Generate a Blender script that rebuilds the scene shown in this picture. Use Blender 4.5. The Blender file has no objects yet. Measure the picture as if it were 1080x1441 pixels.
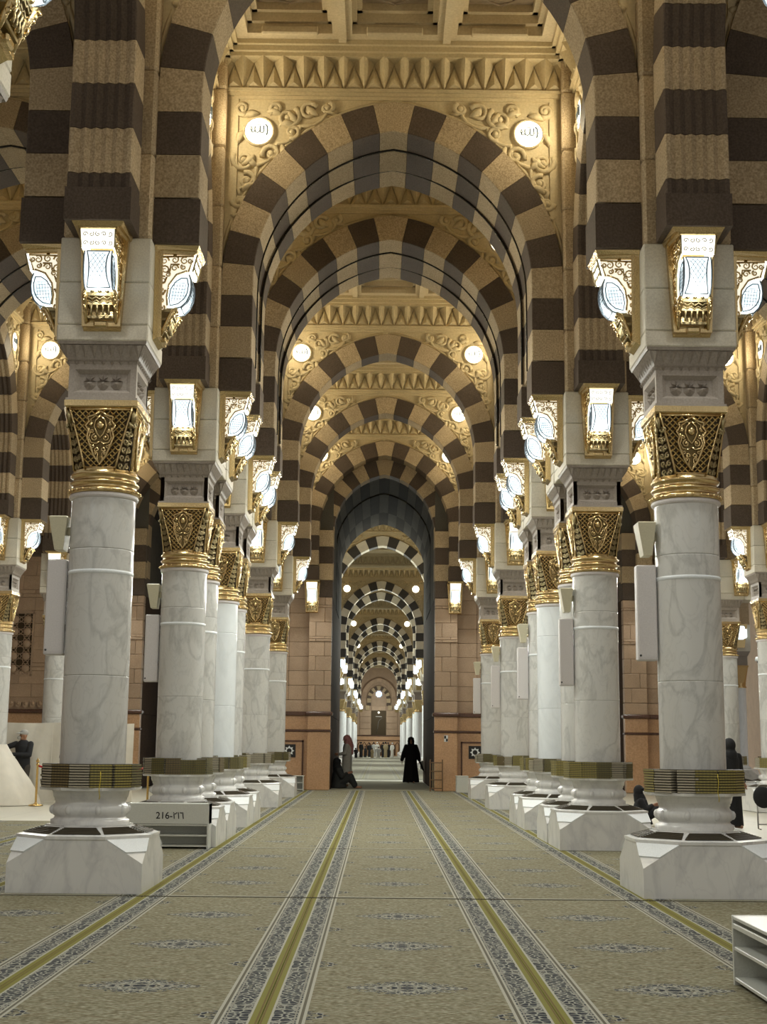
import bpy, math, random
from math import sin, cos, pi, sqrt, acos, atan2, hypot
from mathutils import Vector, Matrix
random.seed(7)
S = bpy.context.scene
COL = S.collection

# ------------------------------------------------------------------ camera
cam_data = bpy.data.cameras.new('camera')
cam_data.sensor_fit = 'VERTICAL'; cam_data.sensor_height = 36.0
cam_data.lens = 36.0 * 1929.15 / 1441.0
cam_data.clip_end = 500
cam = bpy.data.objects.new('camera', cam_data); COL.objects.link(cam)
cam.matrix_world = (Matrix.Translation((-0.1605, 0, 1.4067)) @ Matrix.Rotation(-0.0030, 4, 'Z')
                    @ Matrix.Rotation(pi/2 + 0.1683, 4, 'X') @ Matrix.Rotation(0.0095, 4, 'Z'))
S.camera = cam
# ------------------------------------------------------------------ world, exposure
W = bpy.data.worlds.new('hall_light'); S.world = W; W.use_nodes = True
W.node_tree.nodes['Background'].inputs[0].default_value = (1.0, 0.96, 0.90, 1)
W.node_tree.nodes['Background'].inputs[1].default_value = 0.42
S.view_settings.view_transform = 'Standard'; S.view_settings.look = 'None'
S.view_settings.gamma = 1; S.view_settings.use_curve_mapping = False
S.view_settings.exposure = 0.0
S.cycles.use_denoising = True
S.cycles.max_bounces = 6; S.cycles.diffuse_bounces = 4; S.cycles.glossy_bounces = 3
S.cycles.sample_clamp_indirect = 6
GLASS_POWER, ROUND_POWER = 1.6, 3.0      # radiance of the lantern glass and of the round lamps
LANTERN_W, ROUND_W = 60.0, 21.0
GLOW_W, FAR_W = 3.0, 300.0

# ------------------------------------------------------------------ mesh helpers
class MB:
    def __init__(s): s.v=[]; s.f=[]; s.m=[]; s.sm=[]
    def add(s, vs, fs, mi=0, smooth=False):
        o=len(s.v); s.v+= [tuple(p) for p in vs]
        for f in fs: s.f.append([o+i for i in f]); s.m.append(mi); s.sm.append(smooth)
        return s
    def box(s,x0,x1,y0,y1,z0,z1,mi=0):
        return s.add([(x0,y0,z0),(x1,y0,z0),(x1,y1,z0),(x0,y1,z0),(x0,y0,z1),(x1,y0,z1),(x1,y1,z1),(x0,y1,z1)],
            [(0,3,2,1),(4,5,6,7),(0,1,5,4),(1,2,6,5),(2,3,7,6),(3,0,4,7)],mi)
    def cbox(s,x0,x1,y0,y1,z0,z1,b=.01,mi=0):      # box with chamfered edges
        c=((x0+x1)/2,(y0+y1)/2,(z0+z1)/2); h=((x1-x0)/2,(y1-y0)/2,(z1-z0)/2)
        vs=[]; ix={}
        for ax in range(3):
            for a in (-1,1):
                for p in (-1,1):
                    for q in (-1,1):
                        o=[i for i in range(3) if i!=ax]; d=[0,0,0]
                        d[ax]=a*h[ax]; d[o[0]]=p*(h[o[0]]-b); d[o[1]]=q*(h[o[1]]-b)
                        k=[0,0,0]; k[ax]=a; k[o[0]]=p; k[o[1]]=q
                        ix[(ax,tuple(k))]=len(vs); vs.append([c[i]+d[i] for i in range(3)])
        fs=[]
        def q4(l):
            P=[Vector(vs[i])-Vector(c) for i in l]
            n=(P[1]-P[0]).cross(P[2]-P[0])
            if n.dot(sum(P,Vector()))<0: l=l[::-1]
            fs.append(l)
        for ax in range(3):
            o=[i for i in range(3) if i!=ax]
            for a in (-1,1):
                l=[]
                for p,q in ((-1,-1),(1,-1),(1,1),(-1,1)):
                    k=[0,0,0]; k[ax]=a;k[o[0]]=p;k[o[1]]=q; l.append(ix[(ax,tuple(k))])
                q4(l)
        for ax in range(3):
            o=[i for i in range(3) if i!=ax]
            for p in (-1,1):
                for q in (-1,1):
                    l=[]
                    for a,w in ((-1,o[0]),(1,o[0]),(1,o[1]),(-1,o[1])):
                        k=[0,0,0];k[ax]=a;k[o[0]]=p;k[o[1]]=q; l.append(ix[(w,tuple(k))])
                    q4(l)
        for a in (-1,1):
            for p in (-1,1):
                for q in (-1,1): q4([ix[(w,(a,p,q))] for w in range(3)])
        return s.add(vs,fs,mi)
    def hexa(s,b,t,mi=0,smooth=False):     # prism between two rings of equal count (bottom, top)
        n=len(b)
        return s.add(list(b)+list(t),[tuple(range(n))[::-1],tuple(range(n,2*n))]+[(i,(i+1)%n,n+(i+1)%n,n+i) for i in range(n)],mi,smooth)
    def lathe(s,prof,n=32,mi=0,smooth=True,c=(0,0),cap=True,a0=0):
        vs=[];fs=[]
        for r,z in prof:
            for i in range(n):
                a=a0+2*pi*i/n; vs.append((c[0]+r*cos(a),c[1]+r*sin(a),z))
        for j in range(len(prof)-1):
            for i in range(n): fs.append((j*n+i,j*n+(i+1)%n,(j+1)*n+(i+1)%n,(j+1)*n+i))
        s.add(vs,fs,mi,smooth)
        if cap: s.add(vs[:n],[tuple(range(n))[::-1]],mi); s.add(vs[-n:],[tuple(range(n))],mi)
        return s
    def tube(s,pts,r,n=6,mi=0,smooth=True,flat=None):
        P=[Vector(p) for p in pts]; R=r if isinstance(r,(list,tuple)) else [r]*len(P)
        vs=[];fs=[]; up=Vector((0,0,1)); nv=None
        for i,p in enumerate(P):
            t=(P[min(i+1,len(P)-1)]-P[max(i-1,0)]).normalized()
            if nv is None:
                nv=t.cross(up) 
                if nv.length<.1: nv=t.cross(Vector((1,0,0)))
            nv=(nv-t*nv.dot(t)).normalized(); b=t.cross(nv)
            for k in range(n):
                a=2*pi*k/n; vs.append(p+nv*cos(a)*R[i]+b*sin(a)*R[i])
        for i in range(len(P)-1):
            for k in range(n): fs.append((i*n+k,i*n+(k+1)%n,(i+1)*n+(k+1)%n,(i+1)*n+k))
        fs+= [tuple(range(n))[::-1],tuple(range((len(P)-1)*n,len(P)*n))]
        return s.add(vs,fs,mi,smooth)
    def ball(s,c,r,n=10,m=6,mi=0):
        r=r if isinstance(r,(list,tuple)) else (r,r,r)
        vs=[];fs=[]
        for j in range(m+1):
            t=pi*j/m
            for i in range(n):
                a=2*pi*i/n; vs.append((c[0]+r[0]*sin(t)*cos(a),c[1]+r[1]*sin(t)*sin(a),c[2]-r[2]*cos(t)))
        for j in range(m):
            for i in range(n): fs.append((j*n+i,j*n+(i+1)%n,(j+1)*n+(i+1)%n,(j+1)*n+i))
        return s.add(vs,fs,mi,True)
    def xf(s,M):
        s.v=[tuple(M@Vector(p)) for p in s.v]; return s
    def join(s,o,M=None,mi=None):
        k=len(s.v); s.v+= [tuple(M@Vector(p)) for p in o.v] if M else o.v
        s.f+= [[k+i for i in f] for f in o.f]; s.m+= o.m if mi is None else [mi]*len(o.f); s.sm+=o.sm
        return s
    def mesh(s,name,mats):
        me=bpy.data.meshes.new(name); me.from_pydata(s.v,[],s.f)
        if not isinstance(mats,(list,tuple)): mats=[mats]
        for m in mats: me.materials.append(m)
        me.polygons.foreach_set('material_index',s.m); me.polygons.foreach_set('use_smooth',s.sm)
        me.update(); return me
def obj(name,me,parent=None,loc=None,rz=0,mats=None):
    if isinstance(me,MB): me=me.mesh(name,mats)
    o=bpy.data.objects.new(name,me); COL.objects.link(o)
    if parent: o.parent=parent
    if loc: o.location=loc
    if rz: o.rotation_euler=(0,0,rz)
    return o
def thing(name,label,cat,loc=(0,0,0),rz=0,group=None):
    o=obj(name,None,None,loc,rz); o.empty_display_size=.2
    return tag(o,label,cat,group)
def tag(o,label,cat,group=None,kind=None):
    o['label']=label; o['category']=cat
    if group: o['group']=group
    if kind: o['kind']=kind
    return o
def struct(name,loc=(0,0,0),me=None,mats=None):
    o=obj(name,me,None,loc,mats=mats); o['kind']='structure'; return o

# ------------------------------------------------------------------ materials
def newmat(name):
    m=bpy.data.materials.new(name); m.use_nodes=True; nt=m.node_tree
    return m,nt,nt.nodes['Principled BSDF']
def N(nt,t,**k):
    n=nt.nodes.new(t)
    for a,b in k.items():
        if a.startswith('i_'): n.inputs[int(a[2:])].default_value=b
        else: setattr(n,a,b)
    return n
def L(nt,a,b): nt.links.new(a,b)
def coords(nt,rnd=True,scale=1):
    tc=N(nt,'ShaderNodeTexCoord'); out=tc.outputs['Object']
    if rnd:
        oi=N(nt,'ShaderNodeObjectInfo'); vm=N(nt,'ShaderNodeVectorMath',operation='MULTIPLY_ADD')
        L(nt,oi.outputs['Random'],vm.inputs[0]); vm.inputs[1].default_value=(37,53,29); L(nt,out,vm.inputs[2]); out=vm.outputs[0]
    return out
def ramp(nt,fac,stops):
    r=N(nt,'ShaderNodeValToRGB'); L(nt,fac,r.inputs[0]); e=r.color_ramp.elements
    while len(e)<len(stops): e.new(.5)
    for el,(p,c) in zip(e,stops): el.position=p; el.color=(*c,1) if len(c)==3 else c
    return r.outputs[0]
def mixc(nt,f,a,b,mode='MIX'):
    m=N(nt,'ShaderNodeMix',data_type='RGBA',blend_type=mode)
    for s,v in ((m.inputs[0],f),(m.inputs[6],a),(m.inputs[7],b)):
        if hasattr(v,'is_linked'): L(nt,v,s)
        else: s.default_value=v if not isinstance(v,tuple) or len(v)==4 else (*v,1)
    return m.outputs[2]
def bump(nt,b,h,st=.3,d=.01):
    n=N(nt,'ShaderNodeBump'); n.inputs['Strength'].default_value=st; n.inputs['Distance'].default_value=d
    L(nt,h,n.inputs['Height']); L(nt,n.outputs[0],b.inputs['Normal'])
def stone(name,c1,c2,rough=.6,sc=40,var=.12,bst=.25,spec=.4):
    m,nt,b=newmat(name); co=coords(nt)
    n1=N(nt,'ShaderNodeTexNoise'); L(nt,co,n1.inputs[0]); n1.inputs['Scale'].default_value=sc; n1.inputs['Detail'].default_value=6
    n2=N(nt,'ShaderNodeTexNoise'); L(nt,co,n2.inputs[0]); n2.inputs['Scale'].default_value=2.2
    c=ramp(nt,n1.outputs[0],[(.3,c1),(.7,c2)])
    oi=N(nt,'ShaderNodeObjectInfo')
    mr=N(nt,'ShaderNodeMapRange'); L(nt,oi.outputs['Random'],mr.inputs[0]); mr.inputs[3].default_value=1-var; mr.inputs[4].default_value=1+var
    mr2=N(nt,'ShaderNodeMapRange'); L(nt,n2.outputs[0],mr2.inputs[0]); mr2.inputs[3].default_value=.82; mr2.inputs[4].default_value=1.18
    mu=N(nt,'ShaderNodeMath',operation='MULTIPLY'); L(nt,mr.outputs[0],mu.inputs[0]); L(nt,mr2.outputs[0],mu.inputs[1])
    vm=N(nt,'ShaderNodeVectorMath',operation='SCALE'); L(nt,c,vm.inputs[0]); L(nt,mu.outputs[0],vm.inputs[3])
    L(nt,vm.outputs[0],b.inputs['Base Color']); b.inputs['Roughness'].default_value=rough; b.inputs['Specular IOR Level'].default_value=spec
    bump(nt,b,n1.outputs[0],bst,.006)
    return m
def marble(name,base,vein,rough=.12,sc=1.4,amt=.6,spec=.5):
    m,nt,b=newmat(name); co=coords(nt)
    mp=N(nt,'ShaderNodeMapping'); L(nt,co,mp.inputs[0]); mp.inputs['Rotation'].default_value=(.5,.7,.4); mp.inputs['Scale'].default_value=(1,1,.55)
    n0=N(nt,'ShaderNodeTexNoise'); L(nt,mp.outputs[0],n0.inputs[0]); n0.inputs['Scale'].default_value=sc; n0.inputs['Detail'].default_value=8; n0.inputs['Distortion'].default_value=1.2
    n1=N(nt,'ShaderNodeTexNoise'); L(nt,mp.outputs[0],n1.inputs[0]); n1.inputs['Scale'].default_value=sc*2.7; n1.inputs['Detail'].default_value=9; n1.inputs['Distortion'].default_value=2.0
    def line(n,w):
        a=N(nt,'ShaderNodeMath',operation='SUBTRACT',i_1=.5); L(nt,n.outputs[0],a.inputs[0])
        c=N(nt,'ShaderNodeMath',operation='ABSOLUTE'); L(nt,a.outputs[0],c.inputs[0])
        r=N(nt,'ShaderNodeMapRange'); L(nt,c.outputs[0],r.inputs[0]); r.inputs[2].default_value=w; r.inputs[3].default_value=1; r.inputs[4].default_value=0; return r.outputs[0]
    l1=line(n0,.05); l2=line(n1,.035)
    ad=N(nt,'ShaderNodeMath',operation='MULTIPLY_ADD',i_1=.45); L(nt,l2,ad.inputs[0]); L(nt,l1,ad.inputs[2])
    cl=N(nt,'ShaderNodeMath',operation='MULTIPLY',i_1=amt,use_clamp=True); L(nt,ad.outputs[0],cl.inputs[0])
    big=N(nt,'ShaderNodeTexNoise'); L(nt,co,big.inputs[0]); big.inputs['Scale'].default_value=1.1; big.inputs['Detail'].default_value=4
    b0=ramp(nt,big.outputs[0],[(.3,tuple(x*.95 for x in base)),(.7,base)])
    L(nt,mixc(nt,cl.outputs[0],b0,vein),b.inputs['Base Color']); b.inputs['Roughness'].default_value=rough; b.inputs['Specular IOR Level'].default_value=spec
    return m
def plain(name,c,rough=.5,metal=0,bst=0,bsc=80,spec=.5):
    m,nt,b=newmat(name); co=coords(nt)
    n=N(nt,'ShaderNodeTexNoise'); L(nt,co,n.inputs[0]); n.inputs['Scale'].default_value=bsc; n.inputs['Detail'].default_value=3
    L(nt,ramp(nt,n.outputs[0],[(.3,tuple(x*.94 for x in c)),(.7,tuple(min(1,x*1.05) for x in c))]),b.inputs['Base Color'])
    b.inputs['Roughness'].default_value=rough; b.inputs['Metallic'].default_value=metal; b.inputs['Specular IOR Level'].default_value=spec
    if bst: bump(nt,b,n.outputs[0],bst,.01)
    return m
def emit(name,c,st,dark=None,sc=30):
    m,nt,b=newmat(name); b.inputs['Base Color'].default_value=(.8,.8,.8,1); b.inputs['Roughness'].default_value=.3
    b.inputs['Emission Color'].default_value=(*c,1); b.inputs['Emission Strength'].default_value=st
    if dark:
        n=N(nt,'ShaderNodeTexNoise'); L(nt,coords(nt,False),n.inputs[0]); n.inputs['Scale'].default_value=sc
        L(nt,ramp(nt,n.outputs[0],[(.35,dark),(.65,c)]),b.inputs['Emission Color'])
    return m
TAN=stone('tan_stone',(.30,.225,.135),(.58,.465,.31),.7,48,.12,.25,.12)
DARK=stone('dark_stone',(.076,.057,.044),(.125,.097,.076),.6,45,.12,.25,.12)
DARK2=stone('dark_grey_stone',(.035,.032,.030),(.062,.056,.050),.45,45)
CARVED=stone('carved_stone',(.50,.41,.25),(.60,.50,.31),.65,30,.04)
CEIL=stone('ceiling_stone',(.46,.38,.25),(.56,.47,.31),.65,25,.03)
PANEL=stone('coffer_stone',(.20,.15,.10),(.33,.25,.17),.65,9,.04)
GREYST=stone('passage_grey_stone',(.085,.080,.068),(.13,.122,.105),.8,45,.12,.2,.05)  # tan stone with the shade of the unlit passage put into its colour
SHADEDARK=stone('passage_shaded_dark_stone',(.030,.027,.024),(.052,.046,.040),.8,45,.12,.2,.05)  # dark stripe stone, darkened in colour for the unlit vault
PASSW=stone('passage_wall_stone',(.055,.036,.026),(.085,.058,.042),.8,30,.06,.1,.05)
PALE=stone('pale_arch_stone',(.60,.55,.44),(.72,.67,.55),.6,45)
WHITE=stone('pale_block_stone',(.56,.52,.43),(.70,.66,.55),.5,60,.06,.1)
IMPOST=stone('grey_impost_stone',(.27,.235,.20),(.36,.315,.27),.45,50,.04,.12)
MARBLE=marble('veined_marble',(.66,.66,.635),(.40,.405,.39),.13,1.8,.5)
MARBLEB=marble('white_marble',(.78,.82,.84),(.60,.64,.66),.16,1.2,.3)
PLINTH=marble('plinth_marble',(.78,.78,.76),(.52,.52,.53),.25,1.1,.45)
CAPW=plain('white_panel',(.80,.84,.86),.35)
GRANITE=stone('orange_granite',(.46,.27,.14),(.60,.37,.21),.25,24,.08,.05,.5)
GRANDARK=stone('brown_granite',(.075,.035,.022),(.12,.060,.038),.18,30,.06,.05,.5)
PINK=stone('pinkish_block_stone',(.36,.25,.165),(.46,.335,.23),.5,40,.09,.12)
GOLD=plain('gold',(.64,.49,.25),.24,1,.25,60)
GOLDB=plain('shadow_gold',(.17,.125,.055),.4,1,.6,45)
GOLDD=plain('dark_gold',(.40,.33,.18),.33,1,.5,90)
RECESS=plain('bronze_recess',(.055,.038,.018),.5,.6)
GLASS=emit('lit_glass',(.86,.96,1.0),GLASS_POWER,(.55,.74,.82),9)
CROWN=emit('lit_crown_glass',(.95,.98,.93),GLASS_POWER*1.1)
SIDEG=emit('lit_side_glass',(1,.93,.74),.85)
ROUND=emit('lit_round_glass',(1.0,.93,.72),ROUND_POWER)
LEAD=plain('glazing_lead',(.10,.13,.16),.5)
GRILLE=plain('brown_grille',(.035,.027,.02),.5)
GRILLED=plain('olive_grille',(.09,.075,.045),.5)
RAILM=plain('dark_joint_metal',(.03,.026,.02),.2,.6)
BEIGE=plain('beige_plastic',(.60,.56,.40),.4)
GREYP=plain('grey_panel_paint',(.66,.63,.62),.45)
SHELFW=plain('shelf_laminate',(.62,.63,.58),.35)
SHELFD=plain('shelf_inside',(.17,.16,.13),.6)
BLACKC=plain('black_cloth',(.006,.006,.007),.85,0,.2,25)
BLACKP=plain('black_plastic',(.012,.012,.012),.35)
CHROME=plain('brushed_steel',(.30,.29,.27),.35,.9)
SKIN=plain('skin',(.33,.17,.10),.55)
WHITEC=plain('white_cloth',(.55,.54,.50),.85)
GREYC=plain('grey_cloth',(.36,.36,.34),.85)
TARP=plain('tarpaulin',(.66,.62,.53),.5,0,.6,4)
WOOD=plain('brown_wood',(.16,.09,.04),.4)
BRASS=plain('brass',(.62,.42,.16),.25,1)
REDROPE=plain('red_rope',(.45,.02,.03),.7)
INK=plain('black_ink',(.01,.01,.01),.6)
# ------------------------------------------------------------------ arches
ROWY=[1.92,7.70,13.92,19.92,21.37,24.47,25.92,31.92,37.92]      # column lines along the aisle
WALLY=43.6                                                       # old outer wall: pilaster faces
ZS,ARCH_R,ARCH_E,ARCH_D=8.24,2.40,.32,.47                       # spring height, radius, centre offset, ring depth
NV=7
def arch_parts(key,a,R,e,D,t,flutes,legs,zs=ZS,nv=NV,dark=DARK,light=TAN,spandrel=True,ztop=11.25,side=3.0,relief=True,mould=True,leg_out=None,first_dark=False):
    """meshes of one pointed arch: list of (name, mesh) in local space, span along x, thickness along y"""
    out=[]; pm=acos(e/R); h0=.09*1.0
    lo=a+D if leg_out is None else leg_out
    def section(r0,r1):                 # closed outline in (y, r): soffit with optional flutes
        s=[(-t/2,r1),(-t/2,r0+.012),(-t/2+.012,r0)]
        if flutes:
            f=5; w=(t-.10)/f
            for k in range(f):
                y=-t/2+.05+k*w; s+=[(y,r0),(y+w*.5,r0+.035)]
            s.append((t/2-.05,r0))
        s+=[(t/2-.012,r0),(t/2,r0+.012),(t/2,r1)]
        return s
    def sweep(f0,f1,sg,n=3,r1=None):
        sec=section(R,R+D); m=MB(); k=len(sec); vs=[]
        for i in range(n+1):
            f=f0+(f1-f0)*i/n
            for y,r in sec:
                g_=f if f1<pm else f0+(acos(e/r)-f0)*i/n
                vs.append((sg*max(0,-e+r*cos(g_)),y,zs+r*sin(g_)))
        fs=[]
        for i in range(n):
            for j in range(k): fs.append((i*k+j,i*k+(j+1)%k,(i+1)*k+(j+1)%k,(i+1)*k+j))
        fs+=[tuple(range(k))[::-1],tuple(range(n*k,(n+1)*k))]
        if sg<0: fs=[f[::-1] for f in fs]
        return m.add(vs,fs)
    g=.003/R
    step=(pm-h0)/(nv+.5)
    for sg in (1,-1):
        m=sweep(0,h0-g,sg,1)
        if legs and legs[-1][1]==zs:
            z0=legs[-1][0]+.004
            sec=[(sg*(r-R+a if r<R+D else lo),y) for y,r in section(R,R+D)]
            m.hexa([(x,y,z0) for x,y in sec],[(x,y,zs) for x,y in sec])
        out.append(('voussoir',m.mesh('voussoir',dark if first_dark else light)))
        for k in range(nv):
            isd=(k%2==0)^first_dark
            m=sweep(h0+k*step+g,h0+(k+1)*step-g,sg); out.append(('voussoir',m.mesh('voussoir',dark if isd else light)))
    m=sweep(h0+nv*step+g,pm,1,2); m.join(sweep(h0+nv*step+g,pm,-1,2))
    out.append(('keystone',m.mesh('keystone',light if not first_dark else dark)))
    for z0,z1,isd,plainb in legs:
        if z1==zs: continue
        for sg in (1,-1):
            m=MB()
            if plainb:
                zf=z1-.16 if flutes else z1-.02
                b=[(a-.015,-t/2-.012,z0),(lo,-t/2-.012,z0),(lo,t/2+.012,z0),(a-.015,t/2+.012,z0)]
                b=[(sg*x,y,z) for x,y,z in b]; tp=[(x,y,zf) for x,y,z in b]
                m.hexa(b,tp)
                zb=zf
            else: zb=z0+.004
            if not plainb or flutes:
                sec=[(sg*(r-R+a if r<R+D else lo),y) for y,r in section(R,R+D)]
                m.hexa([(x,y,zb) for x,y in sec],[(x,y,z1-.004) for x,y in sec])
            out.append(('leg_stone',m.mesh('leg_stone',dark if isd else light)))
    if spandrel:
        ts=t/2-.09
        def strip(y):
            pts=[]
            n=22
            for i in range(n+1):
                f=acos(e/(R+D-.03))*(1-i/n); pts.append((-e+(R+D-.03)*cos(f),zs+(R+D-.03)*sin(f)))
            return pts
        P=strip(0); m=MB()
        for sg in (1,-1):
            vs=[];fs=[]
            pts=[(max(0,x),z) for x,z in P]+[(side,zs)]
            for x,z in pts:
                vs+=[(sg*x,-ts,z),(sg*x,-ts,ztop),(sg*x,ts,ztop),(sg*x,ts,z)]
            for i in range(len(pts)-1):
                o=i*4
                for k in range(4): fs.append((o+k,o+(k+1)%4,o+4+(k+1)%4,o+4+k))
            if sg>0: fs=[f[::-1] for f in fs]
            m.add(vs,fs)
        out.append(('spandrel',m.mesh('spandrel',CARVED)))
        if mould:
            m=MB()
            for yy in (-ts,ts):
                for sg in (1,-1):
                    m.tube([(sg*max(0,-e+(R+D+.05)*cos(f)),yy,zs+(R+D+.05)*sin(f)) for f in [acos(e/(R+D+.05))*i/16 for i in range(17)]],.035,4)
                    m.box(min(sg*(side-.62),sg*(side-.55)),max(sg*(side-.62),sg*(side-.55)),yy-.03,yy+.03,zs+.3,ztop)
                m.box(-side+.55,side-.55,yy-.03,yy+.03,ztop-.10,ztop-.05)
            out.append(('arch_moulding',m.mesh('arch_moulding',CARVED)))
        if relief:
            for yy,sd in ((-ts,-1),(ts,1)):
                for sg in (1,-1):
                    m=MB(); scroll_relief(m,sg,yy,sd)
                    out.append(('carved_relief',m.mesh('carved_relief',CARVED)))
    return out
def spiral(cx,cz,r,a0,turns,sg=1,n=16):
    return [(cx+r*(1-.8*i/n)*cos(a0+sg*turns*2*pi*i/n),cz+r*(1-.8*i/n)*sin(a0+sg*turns*2*pi*i/n)) for i in range(n+1)]
def scroll_relief(m,sg,yy,sd):
    y=yy+sd*.012
    def T(pts,r): m.tube([(sg*x,y,z) for x,z in pts],r,5)
    def leaf(x,z,a,l=.25,w=.10):
        n=6; T([(x+l*i/n*cos(a+.5*i/n),z+l*i/n*sin(a+.5*i/n)) for i in range(n+1)],[w*sin(pi*(i+.3)/(n+.6))*.6+.006 for i in range(n+1)])
    cx,cz=2.06,10.62
    for k,(x,z,r,a0,s) in enumerate([(1.62,10.86,.17,2.2,1),(1.30,10.96,.13,2.6,-1),(1.02,11.02,.09,2,1),(2.28,10.16,.16,.6,-1),(1.86,10.27,.13,-.4,1),
                                     (2.22,9.82,.13,1.2,1),(2.33,9.50,.10,0,-1),(2.36,9.2,.07,.5,1),(1.55,10.62,.11,-1.2,-1),(2.32,11.0,.10,-2.2,1),(1.80,11.0,.09,-1,1)]):
        T(spiral(x,z,r*1.12,a0,1.35,s),[.050-.0018*i for i in range(17)]); m.ball((sg*x,y,z),(.055,.05,.055),8,4)
    T([(1.0+.5*t,10.86-.16*t-.0*t) for t in [i/6 for i in range(7)]],.022)
    pts=[(-.32+2.98*cos(f)+.06*sin(40*f),8.24+2.98*sin(f)+.05*cos(40*f)) for f in [.45+.72*i/30 for i in range(31)]]
    T(pts,.034)
    for x,z,a in ((1.75,10.72,2.6),(1.45,10.78,.4),(2.12,10.25,-1.2),(2.05,10.05,.3),(2.3,9.66,2.2),(2.28,9.36,1.4),(1.15,10.9,.2),(2.38,10.42,1.6),(2.3,10.85,2.4),(1.95,10.95,2.9),(1.72,10.42,-2.2)):
        leaf(x,z,a)
LEGS=[(6.53,7.03,True,True),(7.03,7.51,False,False),(7.51,7.99,True,False),(7.99,ZS,False,False)]
T0=.64
PROTO={}
def proto(k,*a,**kw):
    PROTO[k]=arch_parts(k,*a,**kw)
proto('aisle',2.08,ARCH_R,ARCH_E,ARCH_D,T0,False,LEGS)
proto('bay',2.08,ARCH_R,ARCH_E,ARCH_D,T0,True,LEGS)
proto('narrow',.625,.90,.275,ARCH_D,T0,True,LEGS,nv=3,spandrel=True,side=1.55,relief=False,mould=False)
proto('joint',2.115,ARCH_R-.035,ARCH_E-.07+.0,ARCH_D+.1,.74,False,[(7.03,7.51,False,False),(7.51,7.99,True,False),(7.99,ZS,False,False)],relief=False,mould=False)
proto('far',2.08,ARCH_R,ARCH_E,ARCH_D,T0,False,LEGS,dark=DARK2,light=PALE)
def rail(y):
    m=MB(); e=ARCH_E; pm=acos(e/ARCH_R)
    pts=[(-e+(ARCH_R-.004)*cos(pm*i/20),y,ZS+(ARCH_R-.004)*sin(pm*i/20)) for i in range(21)]
    m.tube([(2.076,y,7.05)]+pts+[(-x,y_,z) for x,y_,z in pts[-2::-1]]+[(-2.076,y,7.05)],.016,6)
    return m.mesh('joint_rail',RAILM)
PROTO['joint']+=[('joint_rail',rail(-.385)),('joint_rail',rail(.385))]
def place_arch(kind,x,y,rz,label,group=None,sx=1,name='striped_arch'):
    t=thing(name,label,'arch',(x,y,0),rz,group); t.scale=(sx,1,1)
    for n,me in PROTO[kind]: obj(n,me,t)
    return t
ORD=['first','second','third','fourth','fifth','sixth','seventh','eighth','ninth','tenth','eleventh','twelfth','thirteenth','fourteenth','fifteenth','sixteenth','seventeenth','eighteenth','nineteenth','twentieth']
AISLE={0:'central aisle',-6:'aisle left of the centre',6:'aisle right of the centre',-12:'outer left aisle',12:'outer right aisle'}
CROSS=[7.70,13.92,19.92,21.37,24.47,25.92,31.92,37.92,WALLY]
for ax in (0,-6,6,-12,12):
    for i,y in enumerate(CROSS):
        if abs(ax)==6 and y<13: continue
        if abs(ax)==12 and y<25: continue
        end = ', before the granite wall' if y==WALLY else ', counting from the viewer'
        place_arch('aisle',ax,y,0,f'{ORD[i]} striped arch across the {AISLE[ax]}{end}','striped arches across the aisles')
    for y0,y1,w in ((19.92,21.37,'nearer'),(24.47,25.92,'farther')):
        if abs(ax)==12 and y0<24: continue
        place_arch('joint',ax,(y0+y1)/2,0,f'recessed striped vault strip between the {w} paired arches of the {AISLE[ax]}','joint strips between paired arches','','joint_arch') if False else place_arch('joint',ax,(y0+y1)/2,0,f'recessed striped strip between the {w} paired arches of the {AISLE[ax]}','joint strips between paired arches',1,'joint_arch')
ROWN={-3:'left row',3:'right row',-9:'outer left row',9:'outer right row',-15:'far left column row',15:'far right column row'}
BAYS=[(1.92,7.70),(7.70,13.92),(13.92,19.92),(21.37,24.47),(25.92,31.92),(31.92,37.92),(37.92,WALLY)]
for rx in (-3,3,-9,9):
    for i,(y0,y1) in enumerate(BAYS):
        if abs(rx)==9 and y0<20: continue
        nar=y1-y0<4
        place_arch('narrow' if nar else 'bay',rx,(y0+y1)/2,pi/2,f'{"narrow " if nar else ""}fluted striped arch along the {ROWN[rx]}, {ORD[i]} bay from the viewer','fluted arches along the column rows',1 if nar else (y1-y0)/6.0)
# ------------------------------------------------------------------ ceilings with coffers and cornices
ZC=11.95
def tooth_row(n,w,flip=False):
    m=MB(); z0,z1=11.30,11.74
    for i in range(n):
        x=(i-n/2)*w
        o=.10
        m.add([(x,-.02,z1),(x+w,-.02,z1),(x+w/2,-.03,z0),(x+w/2,-.29,z1),(x+w*.5,-.13,z0+.17)],[(0,4,3),(3,4,1),(0,2,4),(4,2,1)])
        m.add([(x-w*.5,-.02,z0),(x+w*.5,-.02,z0),(x,-.03,z1-.05),(x,-.10,z0+.10)],[(0,1,3),(1,2,3),(2,0,3)])
    return m
def cornice_mesh(l):
    m=MB(); n=max(3,round(l/.30)); m.join(tooth_row(n,l/n))
    h=l/2
    m.box(-h,h,-.06,.05,11.20,11.25); m.box(-h,h,-.10,.05,11.25,11.30); m.box(-h,h,-.0,.06,11.30,11.74)
    m.box(-h,h,-.26,.05,11.74,11.80); m.box(-h,h,-.32,.05,11.80,11.88); m.box(-h,h,-.38,.05,11.88,11.96)
    return m
CM={}
def cornice(l):
    k=round(l,2)
    if k not in CM: CM[k]=cornice_mesh(l).mesh('cornice',CARVED)
    return CM[k]
FM={}
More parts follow.
